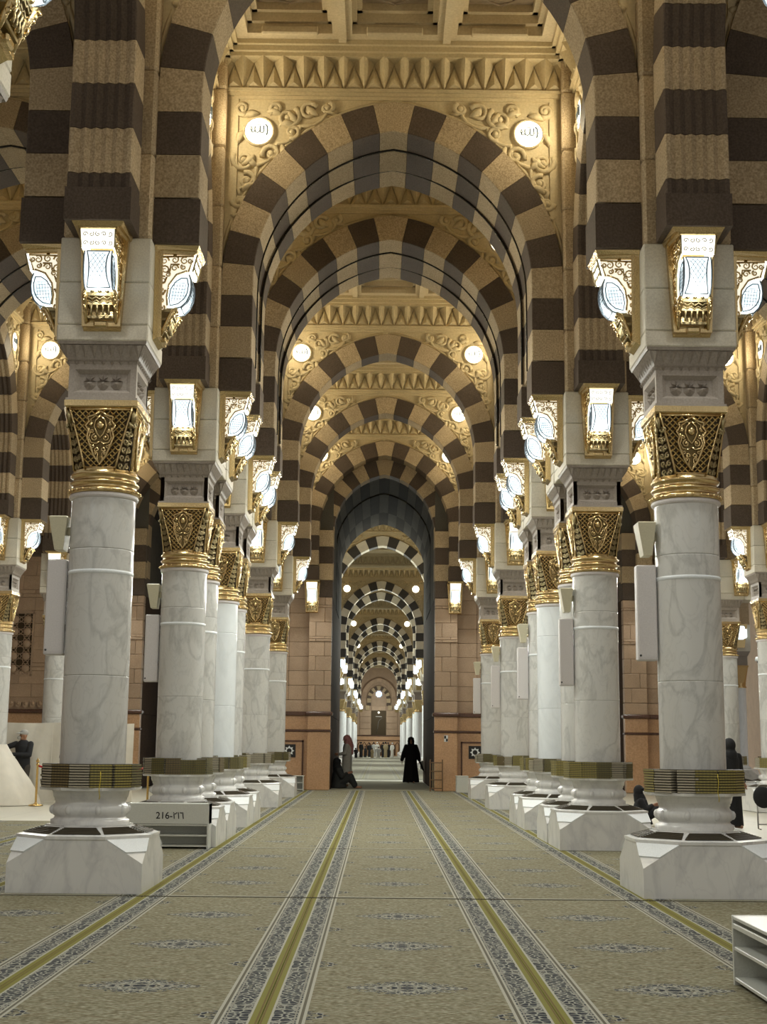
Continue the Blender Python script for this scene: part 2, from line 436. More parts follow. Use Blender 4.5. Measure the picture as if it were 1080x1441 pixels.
def ceiling(cx,cy,lx,ly,nx,ny,name='ceiling'):
    """a coffered bay: lx by ly inside, nx by ny coffers"""
    root=struct(name,(cx,cy,0))
    k=(round(lx,2),round(ly,2),nx,ny)
    if k not in FM:
        m=MB(); bw=.30; px=(lx-.8)/nx; py=(ly-(.8 if ly>4 else .3))/ny
        hx,hy=lx/2+.12,ly/2+.12
        for i in range(nx+1):
            x=-px*nx/2+i*px; x0,x1=(x-bw/2,x+bw/2) if 0<i<nx else ((-hx,x+bw/2) if i==0 else (x-bw/2,hx))
            m.box(x0,x1,-hy,hy,ZC,ZC+.5); 
            if 0<i<nx: m.box(x-.06,x+.06,-hy,hy,ZC-.05,ZC)
        for j in range(ny+1):
            y=-py*ny/2+j*py; y0,y1=(y-bw/2,y+bw/2) if 0<j<ny else ((-hy,y+bw/2) if j==0 else (y-bw/2,hy))
            m.box(-hx,hx,y0,y1,ZC+.003,ZC+.5)
            if 0<j<ny: m.box(-hx,hx,y-.06,y+.06,ZC-.047,ZC)
        for i in range(nx):
            for j in range(ny):
                x0=-px*nx/2+i*px+bw/2;x1=x0+px-bw;y0=-py*ny/2+j*py+bw/2;y1=y0+py-bw
                for s,z in ((.07,.16),(.15,.30)):
                    m.box(x0,x1,y0,y0+s,ZC+z,ZC+.5);m.box(x0,x1,y1-s,y1,ZC+z,ZC+.5)
                    m.box(x0,x0+s,y0,y1,ZC+z,ZC+.5);m.box(x1-s,x1,y0,y1,ZC+z,ZC+.5)
                cxx,cyy=(x0+x1)/2,(y0+y1)/2
                for sy in (y0+.02,y1-.02):   # plain bolster along each coffer edge
                    m.cbox(cxx-px*.27,cxx+px*.27,sy-.05,sy+.05,ZC-.03,ZC+.10,.02)
        pm=MB(); w,d=px-bw-.1,py-bw-.1
        pm.box(-w/2,w/2,-d/2,d/2,.42,.5)
        for r in (.38,.25,.12):
            rr=min(w,d)*r
            pm.tube([(rr*cos(2*pi*q/16)*(1+.12*cos(8*pi*q/16)),rr*sin(2*pi*q/16)*(1+.12*cos(8*pi*q/16)),.42) for q in range(17)],.03,4)
        FM[k]=(m.mesh('coffer_frame',CEIL),pm.mesh('coffer_panel',PANEL),px,py)
    fm,pm,px,py=FM[k]
    obj('coffer_frame',fm,root)
    for i in range(nx):
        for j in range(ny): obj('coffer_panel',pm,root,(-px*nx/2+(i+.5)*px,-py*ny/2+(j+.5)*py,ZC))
    for rz,off,l in ((0,ly/2,lx),(pi,ly/2,lx),(pi/2,lx/2,ly),(-pi/2,lx/2,ly)):
        o=obj('cornice',cornice(l),root,(-sin(rz)*off,cos(rz)*off,0),rz)
    return root
IN=T0/2-.09
for ax in (0,-6,6,-12,12):
    for y0,y1 in BAYS:
        if abs(ax)==6 and y0<7: continue
        if abs(ax)==12 and y0<24: continue
        l=y1-y0-2*IN
        ceiling(ax,(y0+y1)/2,6-2*IN,l,3,3 if l>4 else 1)
# ------------------------------------------------------------------ columns
CR=.325
def octo(a,c,z): return [(-c,-a,z),(c,-a,z),(a,-c,z),(a,c,z),(c,a,z),(-c,a,z),(-a,c,z),(-a,-c,z)]
def plinth_mesh():
    m=MB(); a=.64;c=.28
    sq=[(-a,-a),(a,-a),(a,a),(-a,a)]
    vs=[(x,y,0) for x,y in sq]+[(x,y,.28) for x,y in sq]+octo(a,c,.50)
    fs=[(3,2,1,0)]
    for i in range(4): 
        j=(i+1)%4; fs+=[(i,j,4+j,4+i),(4+i,4+j,8+(2*j-1)%8 if False else 8+2*i+1,8+2*i)]
    for j in range(4): fs.append((4+j,8+(2*j)%8,8+(2*j-1)%8))
    m.add(vs,fs)
    m.hexa(octo(a+.012,c+.005,.50),octo(a+.012,c+.005,.528))
    m.hexa(octo(a,c,.528),octo(.40,.40*.414,.60))
    m.hexa(octo(.40,.40*.414,.60),octo(.40,.40*.414,.615))
    return m
def broach(f):       # point on the corner facet (+x,-y)
    return None
def cornercap_mesh():
    A=Vector((.27,-.645,.497));B=Vector((.645,-.27,.497));C=Vector((.645,-.645,.285))
    n=(B-A).cross(C-A).normalized(); 
    if n.x<0: n=-n
    f=.56; q=[A.lerp(B,.03),A.lerp(C,f),B.lerp(C,f),B.lerp(A,.03)]
    m=MB(); m.hexa([p-n*.004 for p in q],[p+n*.012 for p in q]); return m
def vent_mesh():     # on the -y slope of the plinth top: frame recess and slats
    m=MB()
    y0,z0,y1,z1=-.605,.540,-.435,.592
    def P(u,v): # u across, v up the slope
        y=y0+(y1-y0)*v; z=z0+(z1-z0)*v; hw=(.235-.085*v); return (u*hw,y,z+.004)
    m.add([P(-1,0),P(1,0),P(1,1),P(-1,1)],[(0,1,2,3)],0)
    for k in range(7):
        v=(k+.5)/7; p,q=P(-1,v),P(1,v); m.box(p[0],q[0],p[1]-.005,p[1]+.005,p[2],p[2]+.006,1)
    return m
def base_mesh():
    m=MB(); m.lathe([(.385,.612),(.385,.655),(.355,.668),(.343,.69),(.362,.705),(.378,.74),(.378,.77),(.362,.80),(.345,.815),(.342,.835),(.352,.845),(.352,.863),(.362,.87),(.370,.90),(.375,.93),(.392,.945)],40)
    for k in range(8):
        a=pi/8+k*pi/4; m.ball((.372*cos(a),.372*sin(a),.755),(.034,.034,.045),8,5)
    return m
def bell_faces():
    # main face on -y: bottom half width, distance at z
    zb,zt=4.14,4.76
    f=lambda v:(.155+.165*v**1.1,.285+.065*v)
    return zb,zt,f
def capital_meshes():
    zb,zt,f=bell_faces()
    core=MB(); n=6; rings=[]
    for i in range(n+1):
        v=i/n; w,d=f(v); d-=.012; w=min(w,d-.001); z=zb+(zt-zb)*v
        rings.append([(-w,-d,z),(w,-d,z),(d,-w,z),(d,w,z),(w,d,z),(-w,d,z),(-d,w,z),(-d,-w,z)])
    for i in range(n): core.hexa(rings[i],rings[i+1])
    lat=MB()
    def PT(x,v,out=0): w,d=f(v); return (x,-d-out,zb+(zt-zb)*v)
    st=.062; k=-14
    H=zt-zb
    while k<15:
        for s in (1,-1):
            seg=[]
            for i in range(25):
                v=i/24; x=k*st+s*(v-.5)*H
                if abs(x)<=f(v)[0]-.004 and v<.985: seg.append(PT(x,v,.004))
                else:
                    if len(seg)>1: lat.tube([seg[0],seg[-1]],.0095,4,0,False)
                    seg=[]
            if len(seg)>1: lat.tube([seg[0],seg[-1]],.0095,4,0,False)
        k+=1
    for s in (1,-1): lat.tube([PT(s*f(i/8)[0],i/8,.006) for i in range(9)],.013,5)
    lat.tube([PT(-f(.02)[0],.02,.006),PT(f(.02)[0],.02,.006)],.013,5); lat.tube([PT(-f(.97)[0],.97,.006),PT(f(.97)[0],.97,.006)],.013,5)
    orn=MB()
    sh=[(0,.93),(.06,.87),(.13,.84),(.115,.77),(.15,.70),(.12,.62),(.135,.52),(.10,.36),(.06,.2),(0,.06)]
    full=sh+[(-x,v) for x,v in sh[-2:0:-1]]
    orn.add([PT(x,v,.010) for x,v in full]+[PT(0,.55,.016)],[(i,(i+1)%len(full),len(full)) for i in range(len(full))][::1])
    orn.tube([PT(x,v,.02) for x,v in full+full[:1]],.013,6,1)
    b=PT(0,.70,.03); orn.ball(b,(.038,.03,.042),12,8,1)
    tear=[(0,.86),(.05,.78),(.062,.68),(.03,.56),(0,.50),(-.03,.56),(-.062,.68),(-.05,.78),(0,.86)]
    orn.tube([PT(x,v,.022) for x,v in tear],.010,6,1)
    for s in (1,-1):
        orn.tube([PT(s*(.055+p[0]),.50+p[1]/H,.022) for p in spiral(0,0,.036,pi/2,1.3,-1)],.010,5,1)
        orn.tube([PT(s*(.03+p[0]),.30+p[1]/H,.022) for p in spiral(0,0,.028,-pi/2,1.2,1)],.009,5,1)
        orn.tube([PT(s*x,v,.022) for x,v in ((.12,.66),(.10,.58),(.115,.50),(.09,.42),(.04,.40),(0,.44))],.010,5,1)
        orn.tube([PT(s*x,v,.02) for x,v in ((0,.08),(.03,.16),(.02,.24),(.05,.30))],.009,5,1)
        orn.ball(PT(s*.055,.5,.03),(.014,.012,.014),8,5,1)
    for s in (1,-1):
        orn.tube([PT(s*x,v,.018) for x,v in ((.02,.84),(.05,.86),(.08,.82),(.10,.80),(.09,.74),(.12,.70))],.009,5,1)
        for (x,v,r0,a0,dd) in ((.085,.60,.022,0,1),(.075,.36,.024,1,-1),(.055,.24,.018,2,1),(.095,.72,.018,3,-1),(.03,.15,.014,0,1)):
            orn.tube([PT(s*(x+p[0]),v+p[1]/H,.020) for p in spiral(0,0,r0,a0,1.25,dd,10)],.0085,5,1)
    cor=MB()                      # corner facet with foliage
    for i in range(5):
        for s in (-1,1):
            v=.06+.13*i; w,d=f(v); c=(w+d)/2; off=s*(d-w)*.30
            x,y=c+off*.7,-c+off*.7
            cor.tube([(x+q[0]*.7,y+q[0]*.7-.0,zb+H*v+q[1]) for q in spiral(0,0,.030,s*1.2,1.2,s)],.011,5)
    for i in range(6):
        v=.03+.125*i; w,d=f(v); c=(w+d)/2; cor.ball((c+.004,-c-.004,zb+H*v),(.014,.014,.022),8,5)
    w,d=f(.70); c=(w+d)/2
    for s in (-1,1): cor.tube([(c+.012+s*.02+p[0]*.7,-c-.012+s*.02+p[0]*.7*s,zb+H*.72+p[1]) for p in spiral(0,0,.035,0,1.3,s)],.013,5)
    w,d=f(.85);c=(w+d)/2; cor.tube([(c-.0,-c+.0,zb+H*.74),(c+.015,-c-.015,zb+H*.88),(c+.0,-c,zb+H*.98)],[.02,.028,.016],6)
    neck=MB(); neck.lathe([(.345,3.902),(.362,3.925),(.345,3.95),(.325,3.955),(.322,3.99),(.345,4.0),(.352,4.015),(.335,4.03),(.318,4.035),(.318,4.07),(.345,4.08),(.35,4.10),(.33,4.115),(.325,4.14)],40)
    for k in range(28):
        a=2*pi*k/28; neck.ball((.36*cos(a),.36*sin(a),3.925),.017,6,4)
    ab=MB(); ab.hexa([(x*.352,y*.352,4.755) for x,y in ((-1,-1),(1,-1),(1,1),(-1,1))],[(x*.372,y*.372,4.775) for x,y in ((-1,-1),(1,-1),(1,1),(-1,1))])
    ab.hexa([(x*.372,y*.372,4.775) for x,y in ((-1,-1),(1,-1),(1,1),(-1,1))],[(x*.372,y*.372,4.835) for x,y in ((-1,-1),(1,-1),(1,1),(-1,1))])
    return core,lat,orn,cor,neck,ab
def sqr(h,z): return [(-h,-h,z),(h,-h,z),(h,h,z),(-h,h,z)]
def impost_mesh():
    m=MB(); m.hexa(sqr(.365,4.835),sqr(.365,4.86)); m.hexa(sqr(.300,4.86),sqr(.300,5.215)); 
    # four framed faces
    fr=MB()
    fr.box(-.345,.345,-.345,-.29,4.86,4.92);fr.box(-.345,.345,-.345,-.29,5.16,5.215);fr.box(-.345,-.285,-.345,-.285,4.92,5.16);fr.box(.285,.345,-.345,-.285,4.92,5.16)
    o=[(-.285,-.345,4.92),(.285,-.345,4.92),(.285,-.345,5.16),(-.285,-.345,5.16)]; i=[(-.24,-.302,4.955),(.24,-.302,4.955),(.24,-.302,5.12),(-.24,-.302,5.12)]
    fr.add(o+i,[(0,1,5,4),(1,2,6,5),(2,3,7,6),(3,0,4,7)])
    for k in range(4): m.join(fr,Matrix.Rotation(k*pi/2,4,'Z'))
    return m
def star_mesh():
    m=MB(); z=5.045
    for a in range(5):
        t=pi*(a/4); x,zz=.068*cos(t),.066*sin(t)
        t2=pi*((a+.5)/4)
        m.add([(0,-.302,z-.0),(x,-.302,z+zz),(x*.45,-.345,z+zz*.45),(.03*cos(t2),-.302,z+.025*sin(t2))],[(0,1,2),(1,3,2),(0,2,3)])
    m.add([(-.064,-.302,z),(.064,-.302,z),(.058,-.302,z-.05),(.026,-.302,z-.086),(-.026,-.302,z-.086),(-.058,-.302,z-.05),(0,-.350,z-.03)],[(i,(i+1)%6,6) for i in range(6)][::-1])
    return m
def icornice_mesh():
    m=MB(); m.hexa(sqr(.345,5.215),sqr(.355,5.24)); m.hexa(sqr(.355,5.24),sqr(.37,5.255)); m.hexa(sqr(.36,5.255),sqr(.425,5.40)); m.hexa(sqr(.445,5.40),sqr(.455,5.43))
    t=MB()
    for k in range(9):
        x=-.36+.09*k
        t.add([(x-.043,-.425,5.40),(x+.043,-.425,5.40),(x,-.372,5.27),(x,-.452,5.385)],[(0,3,1),(0,2,3),(3,2,1)])
        t.add([(x-.025,-.352,5.24),(x+.025,-.352,5.24),(x,-.352,5.205),(x,-.375,5.235)],[(0,3,1),(0,2,3),(3,2,1)])
    for k in range(4): m.join(t,Matrix.Rotation(k*pi/2,4,'Z'))
    return m
def drum(z0,z1,r=CR): 
    m=MB(); m.lathe([(r-.003,z0+.001),(r,z0+.004),(r,z0+.012),(r,(z0+z1)/2),(r,z1-.012),(r,z1-.004),(r-.003,z1-.001)],40); return m
CMESH={}
def col_meshes():
    c=CMESH
    c['plinth']=plinth_mesh().mesh('plinth',PLINTH); c['cap']=cornercap_mesh().mesh('corner_cap',CAPW)
    c['vent']=vent_mesh().mesh('vent_grille',[GRILLE,GRILLED]); c['base']=base_mesh().mesh('base_moulding',PLINTH)
    m=MB(); m.hexa(octo(.465,.193,.945),octo(.47,.195,.972)); c['ledge']=m.mesh('book_ledge',PLINTH)
    for w,mt in (('a',MARBLE),('b',MARBLEB)): c['drum'+w]=[drum(*z).mesh('shaft_drum',mt) for z in ((.972,2.06),(2.06,3.33),(3.33,3.85))]
    m=MB(); m.lathe([(.325,3.845),(.345,3.855),(.352,3.875),(.345,3.895),(.325,3.902)],40); c['astragal']=m.mesh('shaft_ring',GREYP)
    m=MB(); m.lathe([(.324,3.075),(.330,3.078),(.330,3.112),(.324,3.115)],40); c['band']=m.mesh('shaft_band',CAPW)
    core,lat,orn,cor,neck,ab=capital_meshes()
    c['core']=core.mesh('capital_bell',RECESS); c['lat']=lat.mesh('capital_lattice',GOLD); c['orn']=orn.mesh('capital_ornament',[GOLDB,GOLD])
    c['cor']=cor.mesh('capital_corner_leaf',GOLDD); c['neck']=neck.mesh('capital_neck',GOLD); c['ab']=ab.mesh('capital_abacus',GOLD)
    c['impost']=impost_mesh().mesh('impost_block',IMPOST); c['star']=star_mesh().mesh('carved_star',IMPOST); c['icorn']=icornice_mesh().mesh('impost_cornice',IMPOST)
    m=MB(); m.cbox(-.465,.465,-.465,.465,5.432,5.60,.012); c['b0']=m.mesh('stone_block',WHITE)
    m=MB(); m.cbox(-.465,.465,-.465,.465,5.604,6.05,.012); c['b1']=m.mesh('stone_block',WHITE)
    m=MB(); m.cbox(-.465,.465,-.465,.465,6.054,6.53,.012); c['b2']=m.mesh('stone_block',WHITE)
    m=MB(); m.cbox(-.45,.45,-.45,.45,0,.936,.03); c['tan']=m.mesh('stone_block',TAN)
col_meshes(); c=CMESH
def column(x,y,label,bright=False,detail=2,group='marble columns with gilded capitals',lower=True):
    t=thing('marble_column',label,'column',(x,y,0),0,group)
    if lower:
        obj('plinth',c['plinth'],t); obj('base_moulding',c['base'],t); obj('book_ledge',c['ledge'],t)
        for k in range(4): obj('corner_cap',c['cap'],t,rz=k*pi/2)
        for k in range(8):
            o=obj('vent_grille',c['vent'],t,rz=k*pi/4)
            if k%2: pass
    for me in c['drumb' if bright else 'druma']: obj('shaft_drum',me,t)
    obj('shaft_ring',c['astragal'],t)
    if lower and not bright: obj('shaft_band',c['band'],t)
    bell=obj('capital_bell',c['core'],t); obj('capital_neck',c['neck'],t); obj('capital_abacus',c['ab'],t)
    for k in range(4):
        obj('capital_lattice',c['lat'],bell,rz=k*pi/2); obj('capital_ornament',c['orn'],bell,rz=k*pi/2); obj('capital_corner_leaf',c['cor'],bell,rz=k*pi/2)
    ib=obj('impost_block',c['impost'],t); obj('impost_cornice',c['icorn'],t)
    for k in range(4):
        for dx in (-.135,0,.135):
            o=obj('carved_star',c['star'],ib,rz=k*pi/2); o.location=(dx*cos(k*pi/2),dx*sin(k*pi/2),0)
    for b in ('b0','b1','b2'): obj('stone_block',c[b],t)
    for k in range(6): obj('stone_block',c['tan'],t,(0,0,6.534+k*.94))
    return t
COLS=[]
for rx in (-3,3):
    for i,y in enumerate(ROWY):
        w=['behind the viewer','beside the viewer']
        extra={3:', the nearer of a close pair',4:', the farther of a close pair',5:' with whiter shaft',6:', just behind the whiter shaft'}.get(i,'')
        lab=f'{ORD[i-1] if i>0 else "unnumbered"} grey veined marble column of the {ROWN[rx]}{extra}' if i!=5 else f'{ORD[i-1]} marble column of the {ROWN[rx]} with a whiter unveined shaft'
        COLS.append((rx,y,column(rx,y,lab,bright=(i==5))))
for rx,ys in ((-9,(25.92,31.92,37.92)),(9,(25.92,31.92)),):
    for i,y in enumerate(ys): COLS.append((rx,y,column(rx,y,f'{ORD[i]} marble column in view of the {ROWN[rx]}')))
for i,x in enumerate((9.42,10.72)): COLS.append((x,37.92,column(x,37.92,f'{["inner","outer"][i]} marble column of the crosswise pair in the outer right row')))
# masonry between paired columns and their piers
def filler(x0,x1,y0,y1,label):
    t=thing('masonry_link',label,'masonry',((x0+x1)/2,(y0+y1)/2,0),0,'masonry between paired columns')
    hx,hy=(x1-x0)/2,(y1-y0)/2
    for z0,z1,mt in ((5.432,5.60,WHITE),(5.604,6.05,WHITE),(6.054,6.53,WHITE))+tuple((6.534+k*.94,6.534+k*.94+.936,TAN) for k in range(6)):
        m=MB(); m.cbox(-hx,hx,-hy,hy,z0,z1,.01); obj('stone_block',m,t,mats=mt)
for rx in (-3,3,-9,9):
    for y0,y1,w in ((19.92,21.37,'nearer'),(24.47,25.92,'farther')):
        if abs(rx)==9 and y0<24: continue
        filler(rx-.445,rx+.445,y0+.467,y1-.467,f'pale stone blocks joining the {w} paired columns of the {ROWN[rx]}')
filler(9.89,10.25,37.475,38.365,'pale stone blocks joining the crosswise column pair')
# ------------------------------------------------------------------ gilded wall lanterns
def lantern_meshes():
    r={}
    m=MB()                                   # tapered back plate with raised rim
    def trap(zt,zb,wt,wb,y0,y1): return [(-wb,y1,zb),(wb,y1,zb),(wt,y1,zt),(-wt,y1,zt)],[(-wb,y0,zb),(wb,y0,zb),(wt,y0,zt),(-wt,y0,zt)]
    m.hexa(*trap(.96,.0,.245,.195,-.05,0))
    for s in (-1,1):
        m.hexa([(s*.195,-.05,0),(s*.160,-.05,.0),(s*.160,-.085,.03),(s*.195,-.085,.03)],[(s*.245,-.05,.96),(s*.21,-.05,.96),(s*.21,-.085,.93),(s*.245,-.085,.93)])
    m.box(-.195,.195,-.085,-.05,0,.035); m.hexa([(-.19,-.05,.0),(.19,-.05,.0),(.19,0,-.03),(-.19,0,-.03)],[(-.195,-.085,.03),(.195,-.085,.03),(.195,0,.03),(-.195,0,.03)])
    r['back']=(m,GOLD)
    m=MB(); m.hexa([(-.26,0,.93),(.26,0,.93),(.235,-.44,.93),(-.235,-.44,.93)],[(-.275,0,.975),(.275,0,.975),(.26,-.465,.975),(-.26,-.465,.975)])
    m.hexa([(-.24,0,.90),(.24,0,.90),(.19,-.41,.90),(-.19,-.41,.90)],[(-.25,0,.93),(.25,0,.93),(.20,-.44,.93),(-.20,-.44,.93)])
    r['hood']=(m,GOLD)
    m=MB(); m.hexa([(-.165,-.385,.72),(.165,-.385,.72),(.165,-.36,.72),(-.165,-.36,.72)],[(-.175,-.43,.90),(.175,-.43,.90),(.175,-.40,.90),(-.175,-.40,.90)])
    r['crown']=(m,CROWN)
    m=MB()
    for k in range(5):
        for j in range(2):
            x=-.125+.0625*k; z=.765+.085*j; y=-.385-.045*(z-.72)/.18-.006
            m.tube([(x+p[0],y,z+p[1]) for p in spiral(0,0,.027,k,1.1,(-1)**k,8)],.005,4)
    for s in (-1,1): m.tube([(s*.168,-.39,.72),(s*.178,-.435,.90)],.010,5)
    r['crown_lace']=(m,GOLDD)
    prof=[(.10,.70),(.345,.70),(.365,.64),(.37,.56),(.36,.48),(.325,.40),(.27,.345),(.20,.325),(.10,.325)]   # (outward, z)
    m=MB(); hw=.135; n=len(prof)
    A=[(-hw,-o,z) for o,z in prof]; B=[(hw,-o,z) for o,z in prof]
    m.add(A+B,[tuple(range(n)),tuple(range(n,2*n))[::-1]]+[(i,n+i,n+(i+1)%n,(i+1)%n) for i in range(n)])
    r['glass']=(m,GLASS)
    m=MB()
    fr=[(o+.004,z) for o,z in prof[1:8]]
    def PF(s):                               # point on the glass front at 0..1 from the top
        k=s*(len(fr)-1); i=min(int(k),len(fr)-2); u=k-i; return fr[i][0]*(1-u)+fr[i+1][0]*u, fr[i][1]*(1-u)+fr[i+1][1]*u
    for s in (-1,1):
        m.tube([(s*(.115-.03*sin(pi*i/10)),-PF(i/12)[0],PF(i/12)[1]) for i in range(11)],.007,5)
        m.tube([(s*(.138),-o,z) for o,z in fr],.008,5)
    for i in (0,10): m.tube([(-.115,-PF(i/12)[0],PF(i/12)[1]),(.115,-PF(i/12)[0],PF(i/12)[1])],.007,5)
    for k in range(-4,5):
        for s in (-1,1):
            seg=[]
            for i in range(13):
                u=i/12*.75+.05; x=k*.045+s*(u-.4)*.28
                if abs(x)<.085: seg.append((x,-PF(u*.9)[0]-.001,PF(u*.9)[1]))
            if len(seg)>1: m.tube(seg,.0022,4)
    for sx in (-1,1):                        # side tear-drop outlines and lattice
        x=sx*.139
        td=[(.33,.66),(.345,.58),(.335,.50),(.30,.43),(.24,.38),(.16,.36),(.145,.44),(.16,.54),(.21,.62),(.27,.66),(.33,.66)]
        m.tube([(x,-o,z) for o,z in td],.006,5)
        for k in range(6):
            o=.17+.03*k; m.tube([(x,-o,.40+.02*k*.3),(x,-o-.03,.60)],.0022,4); z=.42+.035*k; m.tube([(x,-.17,z+.02),(x,-.31,z-.02+.03)],.0022,4)
    r['bars']=(m,LEAD)
    m=MB()
    for s in (-1,1):
        x=s*.165; o=[(.0,.90),(.40,.90),(.345,.71),(.30,.72),(.20,.66),(.13,.54),(.12,.40),(.14,.33),(.10,.30),(.02,.28),(0,.28)]
        a=[(x,-p,z) for p,z in o]; b=[(x-s*.02,-p,z) for p,z in o]; k=len(o)
        m.add(a+b,[tuple(range(k)),tuple(range(k,2*k))[::-1]]+[(i,k+i,k+(i+1)%k,(i+1)%k) for i in range(k)])
    r['side']=(m,SIDEG)
    for s in (-1,1):
        m=MB(); x=s*.169
        for (o,z,rr,a,d) in ((.09,.84,.05,0,1),(.20,.85,.045,2,-1),(.30,.84,.045,1,1),(.10,.74,.05,3,-1),(.20,.76,.04,0,1),(.29,.77,.03,2,1),(.08,.63,.045,1,1),(.13,.69,.03,2,-1),(.07,.52,.045,0,-1),(.07,.41,.04,2,1),(.08,.32,.035,1,-1),(.36,.84,.03,0,-1)):
            m.tube([(x,-o-p[0],z+p[1]) for p in spiral(0,0,rr,a,1.35,d,12)],[.011-.0005*i for i in range(13)],5)
        for l in (((.03,.88),(.40,.89),(.345,.72)),((.33,.73),(.22,.69),(.145,.58),(.125,.45),(.135,.35)),((.02,.29),(.02,.89)),((.06,.58),(.10,.60),(.12,.66)),((.05,.46),(.09,.47),(.11,.52)),((.15,.72),(.16,.80),(.25,.80))):
            m.tube([(x,-o,z) for o,z in l],.011,5)
        r['lace'+('a' if s<0 else 'b')]=(m,GOLD)
    m=MB()                                   # balustrade, zigzag and arcade under the glass
    m.box(-.16,.16,-.20,-.05,.285,.325)
    for k in range(-1,2): m.ball((.075*k,-.205,.335),.024,8,6)
    for j in range(2):
        m.tube([(-.15+.0375*i,-.19+.02*j,.262-.03*j+(.014 if i%2 else -.014)) for i in range(9)],.010,5)
    for k in range(4):
        x=-.09+.06*k; m.tube([(x,-.14,.10),(x,-.155,.13),(x,-.15,.16),(x,-.165,.20)],[.014,.010,.012,.018],6)
    m.box(-.13,.13,-.12,-.05,.075,.10); m.box(-.14,.14,-.17,-.05,.20,.225)
    r['rail']=(m,GOLDD)
    m=MB()                                   # scrolled leaf bracket on both sides, drop at the foot
    for s in (-1,1):
        x=s*.15
        m.tube([(x,-.235,.33),(x,-.20,.30),(x,-.175,.25),(x,-.145,.19),(x,-.11,.11),(x,-.085,.03)],[.015,.03,.034,.028,.024,.014],7)
        m.tube([(x,-.205-p[0],.275+p[1]) for p in spiral(0,0,.042,0,1.2,1)],.012,5)
        m.tube([(x,-.145-p[0],.17+p[1]) for p in spiral(0,0,.034,1,1.2,-1)],.011,5)
        for q in range(4): m.ball((x+s*.012,-.225+.03*q,.30-.055*q),(.016,.022,.026),8,5)
    m.cbox(-.07,.07,-.12,-.05,-.015,.05,.015)
    r['leaf']=(m,GOLD)
    return {k:m.mesh(n,mt) for k,(n_,m,mt,n) in {k:(0,v[0],v[1],{'back':'backplate','hood':'hood','crown':'crown_glass','crown_lace':'crown_tracery','glass':'glass','bars':'glazing_bars','side':'side_glass','lacea':'side_tracery','laceb':'side_tracery','rail':'arcade_rail','leaf':'leaf_bracket'}[k]) for k,v in r.items()}.items()}
LM=lantern_meshes()
LAMPDATA=None; GLOW=None; FARL=None
def lamp_data():
    global LAMPDATA
    if LAMPDATA is None:
        LAMPDATA=bpy.data.lights.new('lantern_light','AREA'); LAMPDATA.energy=LANTERN_W; LAMPDATA.color=(.98,1.0,.93); LAMPDATA.shape='RECTANGLE'; LAMPDATA.size=.30; LAMPDATA.size_y=.40
    return LAMPDATA
def lantern(x,y,d,label,z=5.555,group='gilded wall lanterns',light=True,off=.467):
    rz={'n':0,'e':pi/2,'w':-pi/2,'s':pi}[d]
    dx,dy={'n':(0,-1),'e':(1,0),'w':(-1,0),'s':(0,1)}[d]
    t=thing('wall_lantern',label,'lantern',(x+dx*off,y+dy*off,z),rz,group)
    gl=None
    for k in ('back','hood','crown','glass','side','rail','leaf'):
        o=obj(LM[k].name.split('.')[0],LM[k],t)
        if k=='glass': obj('glazing_bars',LM['bars'],o)
        if k=='side': obj('side_tracery',LM['lacea'],o); obj('side_tracery',LM['laceb'],o)
        if k=='crown': obj('crown_tracery',LM['crown_lace'],o)
    if light:
        global GLOW
        if GLOW is None:
            GLOW=bpy.data.lights.new('lantern_glow','POINT'); GLOW.energy=GLOW_W; GLOW.color=(1,.97,.88); GLOW.shadow_soft_size=.05
        lo=bpy.data.objects.new('lantern_glow',GLOW); COL.objects.link(lo); lo.parent=t; lo.location=(0,-.36,.29)
        lo=bpy.data.objects.new('lantern_light',lamp_data()); COL.objects.link(lo); lo.parent=t; lo.location=(0,-.45,.45); lo.rotation_euler=(math.radians(-55),0,0)
    return t
DIRN={'n':'facing the viewer','e':'on the right flank','w':'on the left flank','s':'on the far side'}
for rx in (-3,3):
    for i,y in enumerate(ROWY):
        inner='e' if rx<0 else 'w'; outer='w' if rx<0 else 'e'
        for d in ('n',inner,outer):
            if d=='n' and y in (21.37,25.92): continue
            if y<3: 
                continue
            lantern(rx,y,d,f'gilded wall lantern {DIRN[d]} of the {ORD[i-1]} column of the {ROWN[rx]}')
for rx,ys in ((-9,(25.92,31.92,37.92)),(9,(25.92,31.92))):
    for i,y in enumerate(ys):
        for d in ('n','e' if rx<0 else 'w'):
            if d=='n' and y==25.92: continue
            lantern(rx,y,d,f'gilded wall lantern {DIRN[d]} of the {ORD[i]} column of the {ROWN[rx]}')
for x,w in ((9.80,'inner'),(10.36,'outer')): lantern(x,37.92,'n',f'{w} gilded lantern side by side on the masonry of the crosswise column pair')
